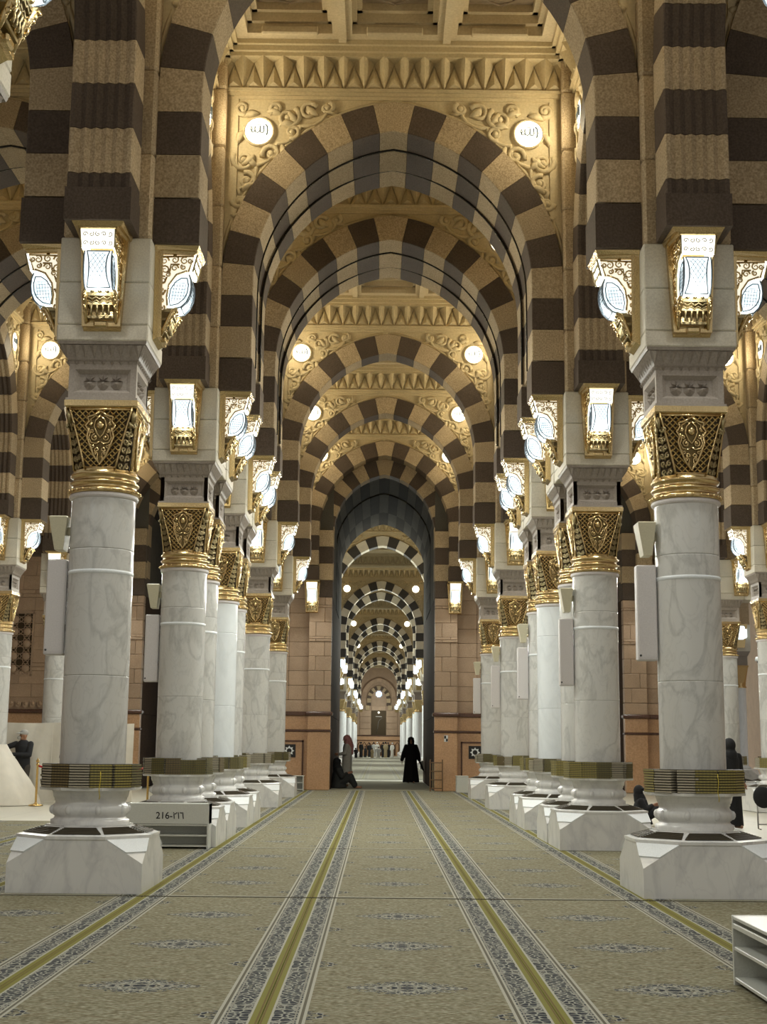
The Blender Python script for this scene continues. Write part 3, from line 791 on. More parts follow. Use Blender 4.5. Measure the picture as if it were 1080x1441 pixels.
# ------------------------------------------------------------------ round lit medallions with calligraphy
def round_meshes():
    m=MB(); n=28; R=.215
    vs=[(0,-.05,0)]+[(R*cos(2*pi*i/n),-.035,R*sin(2*pi*i/n)) for i in range(n)]
    m.add(vs,[(0,1+(i+1)%n,1+i) for i in range(n)])
    g=MB()
    g.tube([((R+.012)*cos(2*pi*i/n),-.03,(R+.012)*sin(2*pi*i/n)) for i in range(n+1)],.02,6)
    q=MB()
    def st(p,r=.0065): q.tube([(x*1.4+.01,-.056,z*1.4) for x,z in p],r*1.5,4)
    st([(.065,.075),(.085,.05),(.09,0),(.08,-.05)],.008)                                   # alif
    st([(.045,.06),(.052,.0),(.04,-.02),(.015,-.02),(.008,0),(.008,.055)],.007)             # lam
    st([(.008,.055),(.004,-.005),(-.02,-.022),(-.045,-.012),(-.05,.02),(-.048,.05)],.007)   # lam
    st([(-.048,.0),(-.07,-.02),(-.088,.0),(-.098,.03),(-.088,.05),(-.078,.02),(-.09,-.018)],.006)  # heh
    st([(-.02,.075),(-.012,.065),(-.004,.075),(.004,.065),(.012,.078)],.005); st([(-.015,.095),(-.005,.11)],.005)
    st([(.07,-.085),(.05,-.095),(.03,-.083),(.012,-.096)],.0035); st([(-.005,-.083),(-.03,-.096),(-.05,-.085),(-.066,-.09)],.0035); st([(.0,-.07),(.01,-.064)],.003)
    return m.mesh('lit_disc',ROUND),g.mesh('disc_ring',CARVED),q.mesh('calligraphy',LEAD)
RM=round_meshes(); ROUNDD=None
def medallion(x,y,z,rz,label):
    t=thing('round_lamp',label,'lamp',(x,y,z),rz,'round lamps in the carved spandrels')
    global ROUNDD
    if ROUNDD is None:
        ROUNDD=bpy.data.lights.new('round_light','AREA'); ROUNDD.energy=ROUND_W; ROUNDD.color=(1.0,.86,.58); ROUNDD.shape='DISK'; ROUNDD.size=.40
    lo=bpy.data.objects.new('round_light',ROUNDD); COL.objects.link(lo); lo.parent=t; lo.location=(0,-.07,0); lo.rotation_euler=(-pi/2,0,0)
    d=obj('lit_disc',RM[0],t); obj('disc_ring',RM[1],t); obj('calligraphy',RM[2],d)
    return t
MZ=10.62
for ax in (0,-6,6,-12,12):
    for i,y in enumerate(CROSS):
        if y<13 or y in (21.37,25.92): continue
        if abs(ax)==6 and y<19: continue
        if abs(ax)==12 and y<30: continue
        for sx in (-1,1):
            medallion(ax+sx*2.06,y-IN,MZ,0,f'round lamp at the {"left" if sx<0 else "right"} of the {ORD[i]} arch across the {AISLE[ax]}')
for rx in (-3,3,-9,9):
    for i,(y0,y1) in enumerate(BAYS):
        if y1-y0<4 or y0<6 or (abs(rx)==9 and y0<25): continue
        for k,yy in enumerate(((y0+y1)/2-2.06*(y1-y0)/6,(y0+y1)/2+2.06*(y1-y0)/6)):
            s=1 if rx<0 else -1
            medallion(rx+s*IN,yy,MZ,s*pi/2,f'round lamp over the {ROWN[rx]}, {["nearer","farther"][k]} end of its {ORD[i]} bay')
# ------------------------------------------------------------------ old outer wall: granite dado, block piers, barrel passages
WF=WALLY+.32; WB=54.5
def passage():
    parts=[]
    for y0,y1,R,fd,dk,a in ((0,.6,1.93,False,DARK,1.63),(.6,3.6,1.97,True,SHADEDARK,1.67),(3.6,7.4,1.93,False,SHADEDARK,1.63),(7.4,WB-WF,1.97,True,SHADEDARK,1.67)):
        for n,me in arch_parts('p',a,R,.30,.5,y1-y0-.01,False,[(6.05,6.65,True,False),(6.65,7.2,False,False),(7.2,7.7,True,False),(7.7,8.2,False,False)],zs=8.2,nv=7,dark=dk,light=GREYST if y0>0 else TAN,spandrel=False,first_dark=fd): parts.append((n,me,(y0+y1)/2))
    return parts
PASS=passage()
root=struct('wall_far',(0,WF,0))
def wall_obj(name,m,loc,mt): return obj(name,m,root,loc,mats=mt)
def pier_meshes():
    P=[]    # (name, mesh, material) for a pier half width 1.36, front at y=0
    hw=1.36; pl=.72
    def bx(n,x0,x1,y0,y1,z0,z1,mt,b=.012):
        m=MB(); m.cbox(x0,x1,y0,y1,z0,z1,b); P.append((n,m.mesh(n,mt)))
    for s in (-1,1):
        xs=sorted((s*(hw),s*(hw-pl)))
        bx('granite_dado',xs[0],xs[1],-.32,.0,0,1.80,GRANITE,.02); bx('granite_block',xs[0],xs[1],-.32,0,1.86,2.30,GRANITE)
        bx('dado_moulding',xs[0]-.03,xs[1]+.03,-.36,.0,1.80,1.86,GRANDARK); bx('dado_moulding',xs[0]-.07,xs[1]+.07,-.42,.0,2.30,2.42,GRANDARK,.03)
        bx('carved_band',xs[0],xs[1],-.32,0,2.42,2.78,PINK)
        z=2.79; k=0
        while z<6.0:
            h=.08 if k in (4,5,8) else .46
            h=min(h,6.04-z)
            xm=(xs[0]+xs[1])/2+(.14 if k%2 else -.14)
            for a,b2 in ((xs[0],xm),(xm,xs[1])): bx('stone_block',a+.003,b2-.003,-.32-(.02 if h<.1 else 0),0,z,z+h-.006,PINK)
            z+=h; k+=1
        for j in range(4): bx('stone_block',xs[0],xs[1],-.32,0,6.05+j*.54,6.05+j*.54+.535,DARK if j%2==0 else TAN)
    x0,x1=-(hw-pl),hw-pl
    bx('granite_dado',x0,x1,-.03,.0,0,1.80,GRANITE); bx('granite_block',x0,x1,-.03,0,1.86,2.30,GRANITE); bx('dado_moulding',x0,x1,-.12,0,2.30,2.42,GRANDARK)
    bx('dado_moulding',x0,x1,-.08,0,1.80,1.86,GRANDARK); bx('carved_band',x0,x1,-.03,0,2.42,2.78,PINK)
    z=2.79;k=0
    while z<8.2:
        h=.46
        for a,b2 in ((x0,0),(0,x1)): bx('stone_block',a+.003,b2-.003,-.03,0,z,z+h-.006,PINK)
        z+=h;k+=1
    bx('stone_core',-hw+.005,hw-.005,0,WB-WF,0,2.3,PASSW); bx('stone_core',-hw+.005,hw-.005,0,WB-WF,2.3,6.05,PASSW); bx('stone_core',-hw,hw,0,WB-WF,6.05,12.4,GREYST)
    return P
PM=pier_meshes()
for x in (-15,-9,-3,3,9,15):
    for n,me in PM:
        if x==15 and n=='stone_core':
            if me.materials[0]==PASSW: me=me.copy(); me.materials[0]=PINK
            obj(n,me,root,(x,0,0)).scale=(1,.19,1)
        else: obj(n,me,root,(x,0,0))
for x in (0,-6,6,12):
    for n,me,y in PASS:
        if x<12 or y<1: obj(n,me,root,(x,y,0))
m=MB()
for x in (0,-6,6,12,-12):                                        # wall above the passage ring
    R=2.4; pts=[]
    for i in range(17):
        f=acos(.3/2.42)*(1-i/16); pts.append((max(0,-.3+2.42*cos(f)),8.2+2.42*sin(f)))
    for sg in (1,-1):
        for (xa,za),(xb,zb) in zip(pts[:-1],pts[1:]):
            if abs(xb-xa)<1e-6: continue
            m.add([(x+sg*xa,.02,za),(x+sg*xb,.02,zb),(x+sg*xb,.02,12.4),(x+sg*xa,.02,12.4)],[(0,1,2,3)])
            m.add([(x+sg*xa,WB-WF,za),(x+sg*xb,WB-WF,zb),(x+sg*xb,WB-WF,12.4),(x+sg*xa,WB-WF,12.4)],[(0,1,2,3)])
wall_obj('spandrel_wall',m,None,TAN)
# blind bay in the outer left aisle: block wall with a carved lattice window
z=0; zz=[(0,1.8,GRANITE),(1.86,2.3,GRANITE)]
m=MB(); m.box(-13.64,-10.36,.03,.6,0,12); wall_obj('stone_core',m,None,PINK)
for a,b_,mt in zz:
    m=MB(); m.cbox(-13.64,-10.36,0,.05,a,b_,.01); wall_obj('granite_block',m,None,mt)
m=MB(); m.cbox(-13.64,-10.36,-.12,.05,2.3,2.42,.02); wall_obj('dado_moulding',m,None,GRANDARK)
m=MB()
for k in range(14):
    x=-13.5+.23*k; m.add([(x,-.03,2.70),(x+.22,-.03,2.70),(x+.19,-.05,2.52),(x+.11,-.06,2.45),(x+.03,-.05,2.52)],[(0,1,2,3,4)]); m.ball((x+.11,-.05,2.6),(.06,.03,.07),8,4)
wall_obj('carved_band',m,None,PINK)
z=2.8;k=0
while z<8.6:
    h=[.42,.42,.12,.12,.42,.42,.42,.42,.42,.12,.12,.46,.46,.46,.46,.46][min(k,15)]
    n=4; 
    for i in range(n):
        x0=-13.64+3.28*(i+(.5 if k%2 else 0))/n; x1=min(x0+.82,-10.36)
        if x1-x0<.1: continue
        if 3.5<z+h/2<5.45 and x0<-11.2 and x1>-12.8:
            if x1>-11.2+.1: x0=-11.2
            elif x0<-12.8-.1: x1=-12.8
            else: continue
        m=MB(); m.cbox(x0+.003,x1-.003,-.03 if h<.2 else 0,.05,z,z+h-.006,.01); wall_obj('stone_block',m,None,PINK)
    z+=h;k+=1
win=struct('window_1',(-12.0,WF+.02,4.48))
m=MB(); m.box(-.8,.8,.0,.02,-.98,.98); obj('window_back',m,win,mats=RECESS)
fr=MB(); bo=MB()
for j in range(5):
    for i in range(4):
        cx,cz=-.6+.4*i,-.78+.39*j
        bo.ball((cx,-.0,cz),(.135,.09,.135),12,8)
        for k in range(8):
            a=k*pi/4; fr.tube([(cx+.14*cos(a),-.02,cz+.14*sin(a)),(cx+.2*cos(a+pi/8)*1.05,-.02,cz+.2*sin(a+pi/8))],.016,4); fr.tube([(cx+.14*cos(a),-.02,cz+.14*sin(a)),(cx+.2*cos(a-pi/8)*1.05,-.02,cz+.2*sin(a-pi/8))],.016,4)
for x0 in (-.8,.8): fr.box(x0-.03,x0+.03,-.05,.02,-1,1)
for z0 in (-1,1): fr.box(-.83,.83,-.05,.02,z0-.03,z0+.03)
obj('window_lattice',fr,win,mats=PINK); o=obj('lattice_boss',bo,win,mats=PINK)
m=MB()                                                            # woven stone screen above
for k in range(9):
    x=-11.6+.21*k
    for s in (-1,1): m.tube([(x+s*.07*sin(2.2*i),-.03,8.5+.22*i) for i in range(12)],.03,5)
wall_obj('stone_screen',m,None,CARVED)
# lanterns and star panels on the old wall
for x in (0,-6,6):
    for s in (-1,1):
        lantern(x+s*2.28,WALLY,'n',f'gilded lantern {"left" if s<0 else "right"} of the {AISLE[x]} passage through the granite wall',z=5.56,off=.0)
def star_panel(x,lab):
    t=thing('star_panel',lab,'panel',(x,WF-.03,1.20),0,'star panels on the granite wall')
    m=MB(); m.box(-.42,.42,-.02,.0,-1.05,.30); obj('panel_face',m,t,mats=GRANITE)
    m=MB()
    for a,b_,e,f in ((-.45,-.40,-1.05,.33),(.40,.45,-1.05,.33),(-.45,.45,.28,.33)): m.box(a,b_,-.05,0,e,f)
    obj('panel_frame',m,t,mats=GRANDARK)
    m=MB(); m.box(-.2,.2,-.045,-.02,-.2,.2); obj('mosaic_ground',m,t,mats=INK)
    m=MB()
    pts=[((.16 if i%2==0 else .105)*cos(pi*i/8),-.05,(.16 if i%2==0 else .105)*sin(pi*i/8)) for i in range(16)]
    inn=[(.075*cos(pi*i/8),-.05,.075*sin(pi*i/8)) for i in range(16)]
    m.add(pts+inn,[(i,(i+1)%16,16+(i+1)%16,16+i) for i in range(16)]); obj('mosaic_star',m,t,mats=CAPW)
star_panel(-2.93,'white star mosaic panel on the granite wall by the left passage pier')
star_panel(2.93,'white star mosaic panel on the granite wall by the right passage pier')
t=thing('small_sign','small black and white checkered square sign on the right granite pilaster','sign',(2.0,WALLY-.005,1.62))
m=MB(); m.box(-.06,.06,-.01,0,-.10,.10); obj('sign_plate',m,t,mats=CAPW)
m=MB(); m.box(-.055,0,-.014,-.01,.0,.09); m.box(0,.055,-.014,-.01,-.09,.0); obj('sign_print',m,t,mats=INK)
# ------------------------------------------------------------------ far hall beyond the passage
FARA=[64,82,88,106,112,130,136,154,160]
for k,y in enumerate(FARA):
    place_arch('far',0,y,0,f'{ORD[k]} striped arch of the far hall beyond the passage','striped arches of the far hall')
fary=[58,64,82,88,106,112,130,136,154,160,172]
def merged(keys_z):
    m=MB(); return m
def far_column_meshes():
    sh=MB(); sh.lathe([(.45,.6),(.33,.7),(.33,3.9)],16)
    pl=plinth_mesh()
    g=MB(); g.lathe([(.34,3.9),(.36,3.93),(.32,4.0),(.34,4.1)],16); w=MB(); g.hexa(octo(.29,.155,4.1),octo(.36,.33,4.76)); g.hexa(sqr(.372,4.76),sqr(.372,4.835))
    im=MB(); im.hexa(sqr(.345,4.835),sqr(.345,5.22)); im.hexa(sqr(.36,5.22),sqr(.45,5.42))
    bl=MB(); bl.hexa(sqr(.465,5.42),sqr(.465,6.53)); up=MB(); up.hexa(sqr(.45,6.53),sqr(.45,12.1))
    return [('shaft',sh.mesh('shaft',MARBLEB)),('plinth',pl.mesh('plinth',PLINTH)),('capital',g.mesh('capital',GOLD)),('impost_block',im.mesh('impost_block',IMPOST)),('stone_block',bl.mesh('stone_block',WHITE)),('pier',up.mesh('pier',TAN))]
FC=far_column_meshes()
def fl_mesh():
    g=MB(); g.hexa([(-.2,-.06,0),(.2,-.06,0),(.2,0,0),(-.2,0,0)],[(-.25,-.40,.96),(.25,-.40,.96),(.25,0,.96),(-.25,0,.96)])
    e=MB(); e.cbox(-.15,.15,-.42,-.1,.33,.9,.06); e.cbox(-.26,.26,-.33,-.08,.38,.88,.05)
    return g.mesh('lantern_frame',GOLD),e.mesh('lantern_glass',GLASS)
FL=fl_mesh()
for rx in (-3,3):
    for k,y in enumerate(fary):
        sd='left' if rx<0 else 'right'
        t=thing('marble_column',f'{ORD[k]} small white column of the far hall, {sd} row','column',(rx,y,0),0,'columns of the far hall')
        for n,me in FC: obj(n,me,t)
        for d,rz,dx,dy in (('flank',pi/2 if rx<0 else -pi/2,.467 if rx<0 else -.467,0),('face',0,0,-.467)):
            q=thing('wall_lantern',f'small lit lantern on the {"aisle" if d=="flank" else "near"} side of the {ORD[k]} far {sd} column','lantern',(rx+dx,y+dy,5.56),rz,'lanterns of the far hall')
            obj('lantern_frame',FL[0],q); obj('lantern_glass',FL[1],q)
            if d!='flank': continue
            if FARL is None:
                FARL=bpy.data.lights.new('far_lantern_light','AREA'); FARL.energy=FAR_W; FARL.color=(.96,1.0,.90); FARL.shape='RECTANGLE'; FARL.size=.3; FARL.size_y=.4
            lo=bpy.data.objects.new('lantern_light',FARL); COL.objects.link(lo); lo.parent=q; lo.location=(0,-.50,.45); lo.rotation_euler=(math.radians(-85),0,0)
for x in (9,15):
    for k,y in enumerate((58,64,70)):
        t=thing('marble_column',f'{ORD[k]} small white column of the far hall beyond the {["","outer ","outermost "][x//6-1]}right passage','column',(x-.0 if x<21 else 20,y,0),0,'columns of the far hall')
        for n,me in FC: obj(n,me,t)
        q=thing('wall_lantern',f'small lit lantern on the {ORD[k]} far column beyond the {["","outer ","outermost "][x//6-1]}right passage','lantern',(t.location.x,y-.467,5.56),0,'lanterns of the far hall')
        obj('lantern_frame',FL[0],q); obj('lantern_glass',FL[1],q)
        lo=bpy.data.objects.new('lantern_light',lamp_data()); COL.objects.link(lo); lo.parent=q; lo.location=(0,-.50,.45); lo.rotation_euler=(math.radians(-70),0,0)
for k,y in enumerate(FARA):
    if y in (64,82,106,130,154):
        for sx in (-1,1): medallion(sx*2.06,y-IN,MZ,0,f'small round lamp at the {"left" if sx<0 else "right"} of the {ORD[k]} arch of the far hall')
fb=struct('wall_left',(0,0,0)); fb2=struct('wall_right',(0,0,0))
BM=None
def joined(kind):
    m={}
    for n,me in PROTO[kind]:
        if n in('carved_relief','arch_moulding'): continue
        mt=me.materials[0]; mb=m.setdefault(mt.name,(MB(),mt))[0]
        mb.add([v.co[:] for v in me.vertices],[tuple(p.vertices) for p in me.polygons])
    return [(k,mb.mesh('arcade_'+k,mt)) for k,(mb,mt) in m.items()]
JB=joined('bay')
for sgn,rt in ((-1,fb),(1,fb2)):
    for y in (58,82,106,130,154):
        for k,me in JB: obj('arcade_stripe' if 'tan' in k or 'dark' in k else 'arcade_wall',me,rt,(sgn*3,y+3,0),pi/2)
    m=MB(); m.box(sgn*21-.2,sgn*21+.2,WB-3,181,0,14); obj('outer_wall',m,rt,mats=PINK)
    m=MB(); m.box(sgn*21-.2,sgn*21+.2,-8,WF+.5,0,13); obj('outer_wall',m,rt,mats=PINK)
for y in (55.9,61,66.5,72.5,79,85,91,97,103,109,115,121,127,133,139,145,151,157,163,169,175):
    hh=3 if y!=55.9 else 1.4
    if y==61: ceiling(0,61,5.54,5.54,3,3); continue
    if y==55.9: continue
    nearest=min(FARA,key=lambda q:abs(q-y))
    yc=58+6*round((y-61)/6)+3
    ceiling(0,yc,5.54,5.54,3,3)
for y in (76,94,100,118,124,142,148):
    pass
# end wall
EW=178.
e=struct('wall_end',(0,EW,0))
def eb(n,x0,x1,z0,z1,mt,y0=-.1,y1=0): 
    m=MB(); m.cbox(x0,x1,y0,y1,z0,z1,.02); return obj(n,m,e,mats=mt)
eb('stone_core',-9.2,9.2,0,14,PINK,.0,.5)
eb('granite_dado',-2.6,2.6,0,1.9,GRANITE); eb('granite_block',-2.8,2.8,2.0,2.5,GRANITE); eb('dado_moulding',-2.9,2.9,2.5,2.62,GRANDARK,-.2); eb('dado_moulding',-2.9,2.9,1.9,2.0,GRANDARK,-.15)
for k in range(9):
    x=-2.4+.6*k
    m=MB(); m.tube([(x-.24,-.12,.1),(x-.24,-.12,1.4),(x,-.12,1.75),(x+.24,-.12,1.4),(x+.24,-.12,.1)],.05,4); obj('dado_arch',m,e,mats=GRANDARK)
for s in (-1,1):
    for k in range(4):
        eb('stone_block',min(s*.98,s*2.4),max(s*.98,s*2.4),2.64+k*.78,2.64+k*.78+.76,PINK)
    eb('stone_corbel',min(s*1.2,s*1.7),max(s*1.2,s*1.7),5.8,6.4,TAN,-.25)
dr=obj('dark_doorway',MB().box(-.95,.95,-.05,0,2.62,5.75),e,mats=RECESS)
m=MB(); m.tube([(-.3,-.07,3.0),(-.1,-.07,3.6),(0,-.07,4.4),(.3,-.07,4.7),(.55,-.07,4.8)],.03,5); m.box(-.4,.4,-.08,-.05,4.95,5.03); obj('doorway_fixture',m,e,mats=CHROME)
m=MB(); m.ball((0,-.08,5.5),.12); obj('doorway_lamp',m,e,mats=ROUND)
eb('stone_block',-.9,.9,5.78,6.3,PINK)
for n,me in arch_parts('e',1.0,1.3,.3,.5,.2,False,[(6.35,6.75,True,False),(6.75,7.15,False,False)],zs=7.15,nv=5,spandrel=False): obj(n,me,e,(0,-.1,0))
m=MB(); m.add([(0,-.15,7.85)]+[(.42*cos(2*pi*i/16)*(1 if i%2 else .85),-.13,7.85+.42*sin(2*pi*i/16)*(1 if i%2 else .85)) for i in range(16)],[(0,1+i,1+(i+1)%16) for i in range(16)])
obj('blue_window',m,e,mats=emit('blue_glass',(.10,.35,.9),2.2,(.7,.85,1.0),6))
for n,me in arch_parts('e2',1.75,2.05,.3,.45,.3,False,[],zs=7.4,nv=5,dark=PINK,light=PINK,spandrel=False): obj(n,me,e,(0,-.15,0))
for s in (-1,1):
    q=thing('wall_lantern',f'bright lantern {"left" if s<0 else "right"} of the doorway on the end wall','lantern',(s*2.3,EW-.1,5.56),0,'lanterns on the end wall')
    obj('lantern_frame',FL[0],q); obj('lantern_glass',FL[1],q)
# ------------------------------------------------------------------ floor and carpets
def floor_mat(name,c1,c2):
    m,nt,b=newmat(name); tc=N(nt,'ShaderNodeTexCoord')
    br=N(nt,'ShaderNodeTexBrick'); L(nt,tc.outputs['Object'],br.inputs[0]); br.offset=0
    br.inputs['Color1'].default_value=(*c1,1); br.inputs['Color2'].default_value=(*c2,1); br.inputs['Mortar'].default_value=(c1[0]*.5,c1[1]*.5,c1[2]*.45,1)
    br.inputs['Scale'].default_value=1; br.inputs['Mortar Size'].default_value=.006; br.inputs['Brick Width'].default_value=1.2; br.inputs['Row Height'].default_value=1.2
    L(nt,br.outputs[0],b.inputs['Base Color']); b.inputs['Roughness'].default_value=.4; return m
FLOOR=floor_mat('pale_marble_floor',(.50,.47,.38),(.46,.44,.36)); FLOORF=floor_mat('far_floor_stone',(.42,.43,.36),(.40,.41,.35))
m=MB(); m.box(-22,22,-8,WF,-.2,-.012); struct('floor',(0,0,0),m,FLOOR)
m=MB(); m.box(-16,16,WF,181,-.2,-.012); struct('floor',(0,0,0),m,FLOORF)
def carpet_mat(name,pale=0):
    m,nt,b=newmat(name); tc=N(nt,'ShaderNodeTexCoord'); sp=N(nt,'ShaderNodeSeparateXYZ'); L(nt,tc.outputs['Object'],sp.inputs[0])
    X,Y=sp.outputs[0],sp.outputs[1]
    def M(op,a,b2=None,c2=None,cl=False):
        n=N(nt,'ShaderNodeMath',operation=op,use_clamp=cl)
        for i,v in enumerate((a,b2,c2)):
            if v is None: continue
            if hasattr(v,'is_linked'): L(nt,v,n.inputs[i])
            else: n.inputs[i].default_value=v
        return n.outputs[0]
    ax=M('ABSOLUTE',X); oi=N(nt,'ShaderNodeObjectInfo')
    off=N(nt,'ShaderNodeVectorMath',operation='MULTIPLY_ADD'); L(nt,oi.outputs['Random'],off.inputs[0]); off.inputs[1].default_value=(31,17,0); L(nt,tc.outputs['Object'],off.inputs[2])
    def noise(sc,mapsc=(1,1,1),det=3,sym=False):
        n=N(nt,'ShaderNodeTexNoise'); n.inputs['Scale'].default_value=sc; n.inputs['Detail'].default_value=det
        mp=N(nt,'ShaderNodeMapping'); mp.inputs['Scale'].default_value=mapsc; L(nt,off.outputs[0] if not sym else symv,mp.inputs[0]); L(nt,mp.outputs[0],n.inputs[0]); return n.outputs[0]
    my=M('PINGPONG',M('SUBTRACT',Y,.46),.85)
    cv=N(nt,'ShaderNodeCombineXYZ'); L(nt,ax,cv.inputs[0]); L(nt,my,cv.inputs[1]); symv=cv.outputs[0]
    f1=noise(7,(1,2.2,1)); f2=noise(30,(1,1.9,1),5); f4=noise(11,(.6,3.5,1),4); f3=noise(16,(1,1,1),4,True)
    field=ramp(nt,f1,[(.30,(.140,.118,.066)),(.5,(.185,.170,.105)),(.72,(.228,.222,.155))])
    field=mixc(nt,M('MULTIPLY',M('SUBTRACT',f2,.47,cl=True),5,cl=True),field,(.31,.30,.22),'MIX')
    field=mixc(nt,M('MULTIPLY',M('SUBTRACT',.47,f2,cl=True),5,cl=True),field,(.090,.074,.038),'MIX')
    field=mixc(nt,M('MULTIPLY',M('SUBTRACT',f4,.52,cl=True),3.5,cl=True),field,(.155,.110,.062),'MIX')
    fl=M('GREATER_THAN',f3,.60); field=mixc(nt,M('MULTIPLY',fl,.25),field,(.10,.09,.055))
    # navy floral motif mask
    v=N(nt,'ShaderNodeTexVoronoi',feature='DISTANCE_TO_EDGE'); L(nt,symv,v.inputs[0]); v.inputs['Scale'].default_value=22
    v2=N(nt,'ShaderNodeTexVoronoi'); L(nt,symv,v2.inputs[0]); v2.inputs['Scale'].default_value=30
    navy=mixc(nt,M('LESS_THAN',v.outputs[0],.10),(.028,.031,.038),(.27,.27,.23))
    navy=mixc(nt,M('LESS_THAN',v2.outputs[0],.30),navy,(.17,.16,.13))
    dy=M('SUBTRACT',.85,my)                                   # distance from a medallion centre along the rug
    d=M('ADD',M('DIVIDE',ax,.40),M('DIVIDE',dy,.27))
    wob=M('MULTIPLY',M('SUBTRACT',f3,.5),1.5)
    med=M('LESS_THAN',M('ADD',d,wob),.95); ring=M('LESS_THAN',M('ABSOLUTE',M('SUBTRACT',M('ADD',d,wob),.55)),.09)
    medc=mixc(nt,ring,navy,(.33,.32,.26))
    medm=M('MULTIPLY',med,M('GREATER_THAN',noise(26,(1,1,1),3,True),.40))
    cl=mixc(nt,medm,field,medc)
    d2=M('ADD',M('DIVIDE',M('SUBTRACT',.56,ax),.16),M('DIVIDE',my,.25)); side=M('MULTIPLY',M('LESS_THAN',M('ADD',d2,wob),.8),M('GREATER_THAN',noise(26,(1,1,1),3,True),.5))
    cl=mixc(nt,side,cl,navy)
    yl=3.05
    ey=M('SUBTRACT',yl,M('ABSOLUTE',M('SUBTRACT',Y,yl)))      # distance to the near or far end
    def band(c,a0,a1,col):
        g=M('MULTIPLY',M('GREATER_THAN',ax,a0),M('LESS_THAN',ax,a1)); return mixc(nt,g,c,col)
    WHT=(.36,.35,.29)
    cl=mixc(nt,M('LESS_THAN',M('ABSOLUTE',M('SUBTRACT',ey,.06)),.022),cl,WHT); endm=M('LESS_THAN',ey,.018)
    cl=band(cl,.545,2,WHT); cl=band(cl,.562,.578,(.12,.11,.08)); cl=band(cl,.59,.722,navy); cl=band(cl,.60,.608,(.25,.24,.2)); cl=band(cl,.735,2,(.185,.175,.045))
    cl=band(cl,.765,.775,(.14,.10,.035))
    cl=mixc(nt,endm,cl,(.05,.045,.03))
    pile=noise(420,(1,1,1),2)
    if pale: cl=mixc(nt,.62,cl,(.42,.42,.35))
    L(nt,mixc(nt,.35,cl,ramp(nt,pile,[(.3,(.35,.35,.35)),(.7,(.65,.65,.65))]),'OVERLAY'),b.inputs['Base Color'])
    b.inputs['Roughness'].default_value=.95; b.inputs['Specular IOR Level'].default_value=.1; bump(nt,b,f2,.3,.004)
    return m
CARPET=carpet_mat('prayer_carpet_pile'); CARPETP=carpet_mat('far_carpet_pile',1)
m=MB(); m.cbox(-.781,.781,0,6.03,-.011,.006,.004); RUG=m.mesh('carpet',CARPET)
LANE={0:'central lane'}
rows=[1.0,7.06,13.14,19.20,25.26,31.32,37.38]
for i in range(-4,4):
    for j,y in enumerate(rows):
        if i<-3 and j>4: continue
        if i>=3 and j>3: continue
        if i in(-4,) and j>3: continue
        o=obj('prayer_carpet',RUG,None,(.03+1.566*i,y,0))
        ln='central lane' if i==0 else f'{ORD[abs(i)-1]} lane {"left" if i<0 else "right"} of the central one'
        tag(o,f'green patterned prayer carpet, {ln}, {ORD[j]} from the viewer','carpet','prayer carpets in the near hall')
m=MB(); m.cbox(-1.62,1.62,0,11.0,-.011,.006,.004)
tag(obj('passage_runner',m,None,(0,43.6,0),mats=plain('runner_pile',(.34,.33,.25),.95,0,.3,60,.1)),'plain olive carpet runner through the granite passage','carpet')
m=MB(); m.cbox(-.781,.781,0,6.03,-.011,.006,.004); RUG2=m.mesh('carpet',CARPETP)
for i in range(-1,2):
    for j in range(19):
        o=obj('prayer_carpet',RUG2,None,(.03+1.566*i,58+6.1*j,0)); tag(o,f'pale prayer carpet of the far hall, {["lane along the left columns","middle lane","lane along the right columns"][i+1]}, {ORD[j]} row','carpet','prayer carpets in the far hall')
# ------------------------------------------------------------------ wall speakers on the columns
def speaker_things():
    hm=MB(); hm.hexa([(-.045,-.10,0),(.045,-.10,0),(.045,.10,0),(-.045,.10,0)],[(-.105,-.14,.335),(.08,-.14,.335),(.08,.12,.335),(-.105,.12,.335)])
    hm.hexa([(-.105,-.14,.335),(.08,-.14,.335),(.08,.12,.335),(-.105,.12,.335)],[(-.09,-.125,.345),(.07,-.125,.345),(.07,.11,.345),(-.09,.11,.345)])
    br=MB(); br.box(.04,.115,-.03,.03,.16,.24)
    pm=MB(); pm.cbox(-.10,.10,-.07,.07,0,.97,.012); gr=MB(); gr.box(-.088,.088,-.073,-.07,.03,.94)
    pb=MB(); pb.box(.09,.14,-.03,.03,.25,.31); pb.box(.09,.14,-.03,.03,.68,.74)
    dot=MB(); dot.ball((-.075,-.073,.05),.012,8,4)
    return hm.mesh('cabinet',BEIGE),br.mesh('bracket',BEIGE),pm.mesh('cabinet',GREYP),gr.mesh('front_cover',GREYP),pb.mesh('bracket',CHROME),dot.mesh('badge',BLACKP)
SP=speaker_things()
for rx,y,nm in ((-3,13.92,'first column, left row'),(-3,19.92,'second column, left row'),(3,13.92,'first column, right row'),(3,19.92,'second column, right row'),(3,25.92,'fifth column, right row'),(3,31.92,'sixth column, right row'),(3,37.92,'seventh column, right row')):
    t=thing('loudspeaker',f'beige wedge loudspeaker high on the {nm}','speaker',(rx-.42,y,3.335),0,'wedge loudspeakers on the columns')
    obj('cabinet',SP[0],t); obj('bracket',SP[1],t)
    t=thing('column_speaker',f'tall flat grey column speaker on the {nm}','speaker',(rx-.435,y,2.27),0,'flat column speakers')
    for k in (2,3,4,5): obj(SP[k].name.split('.')[0],SP[k],t)
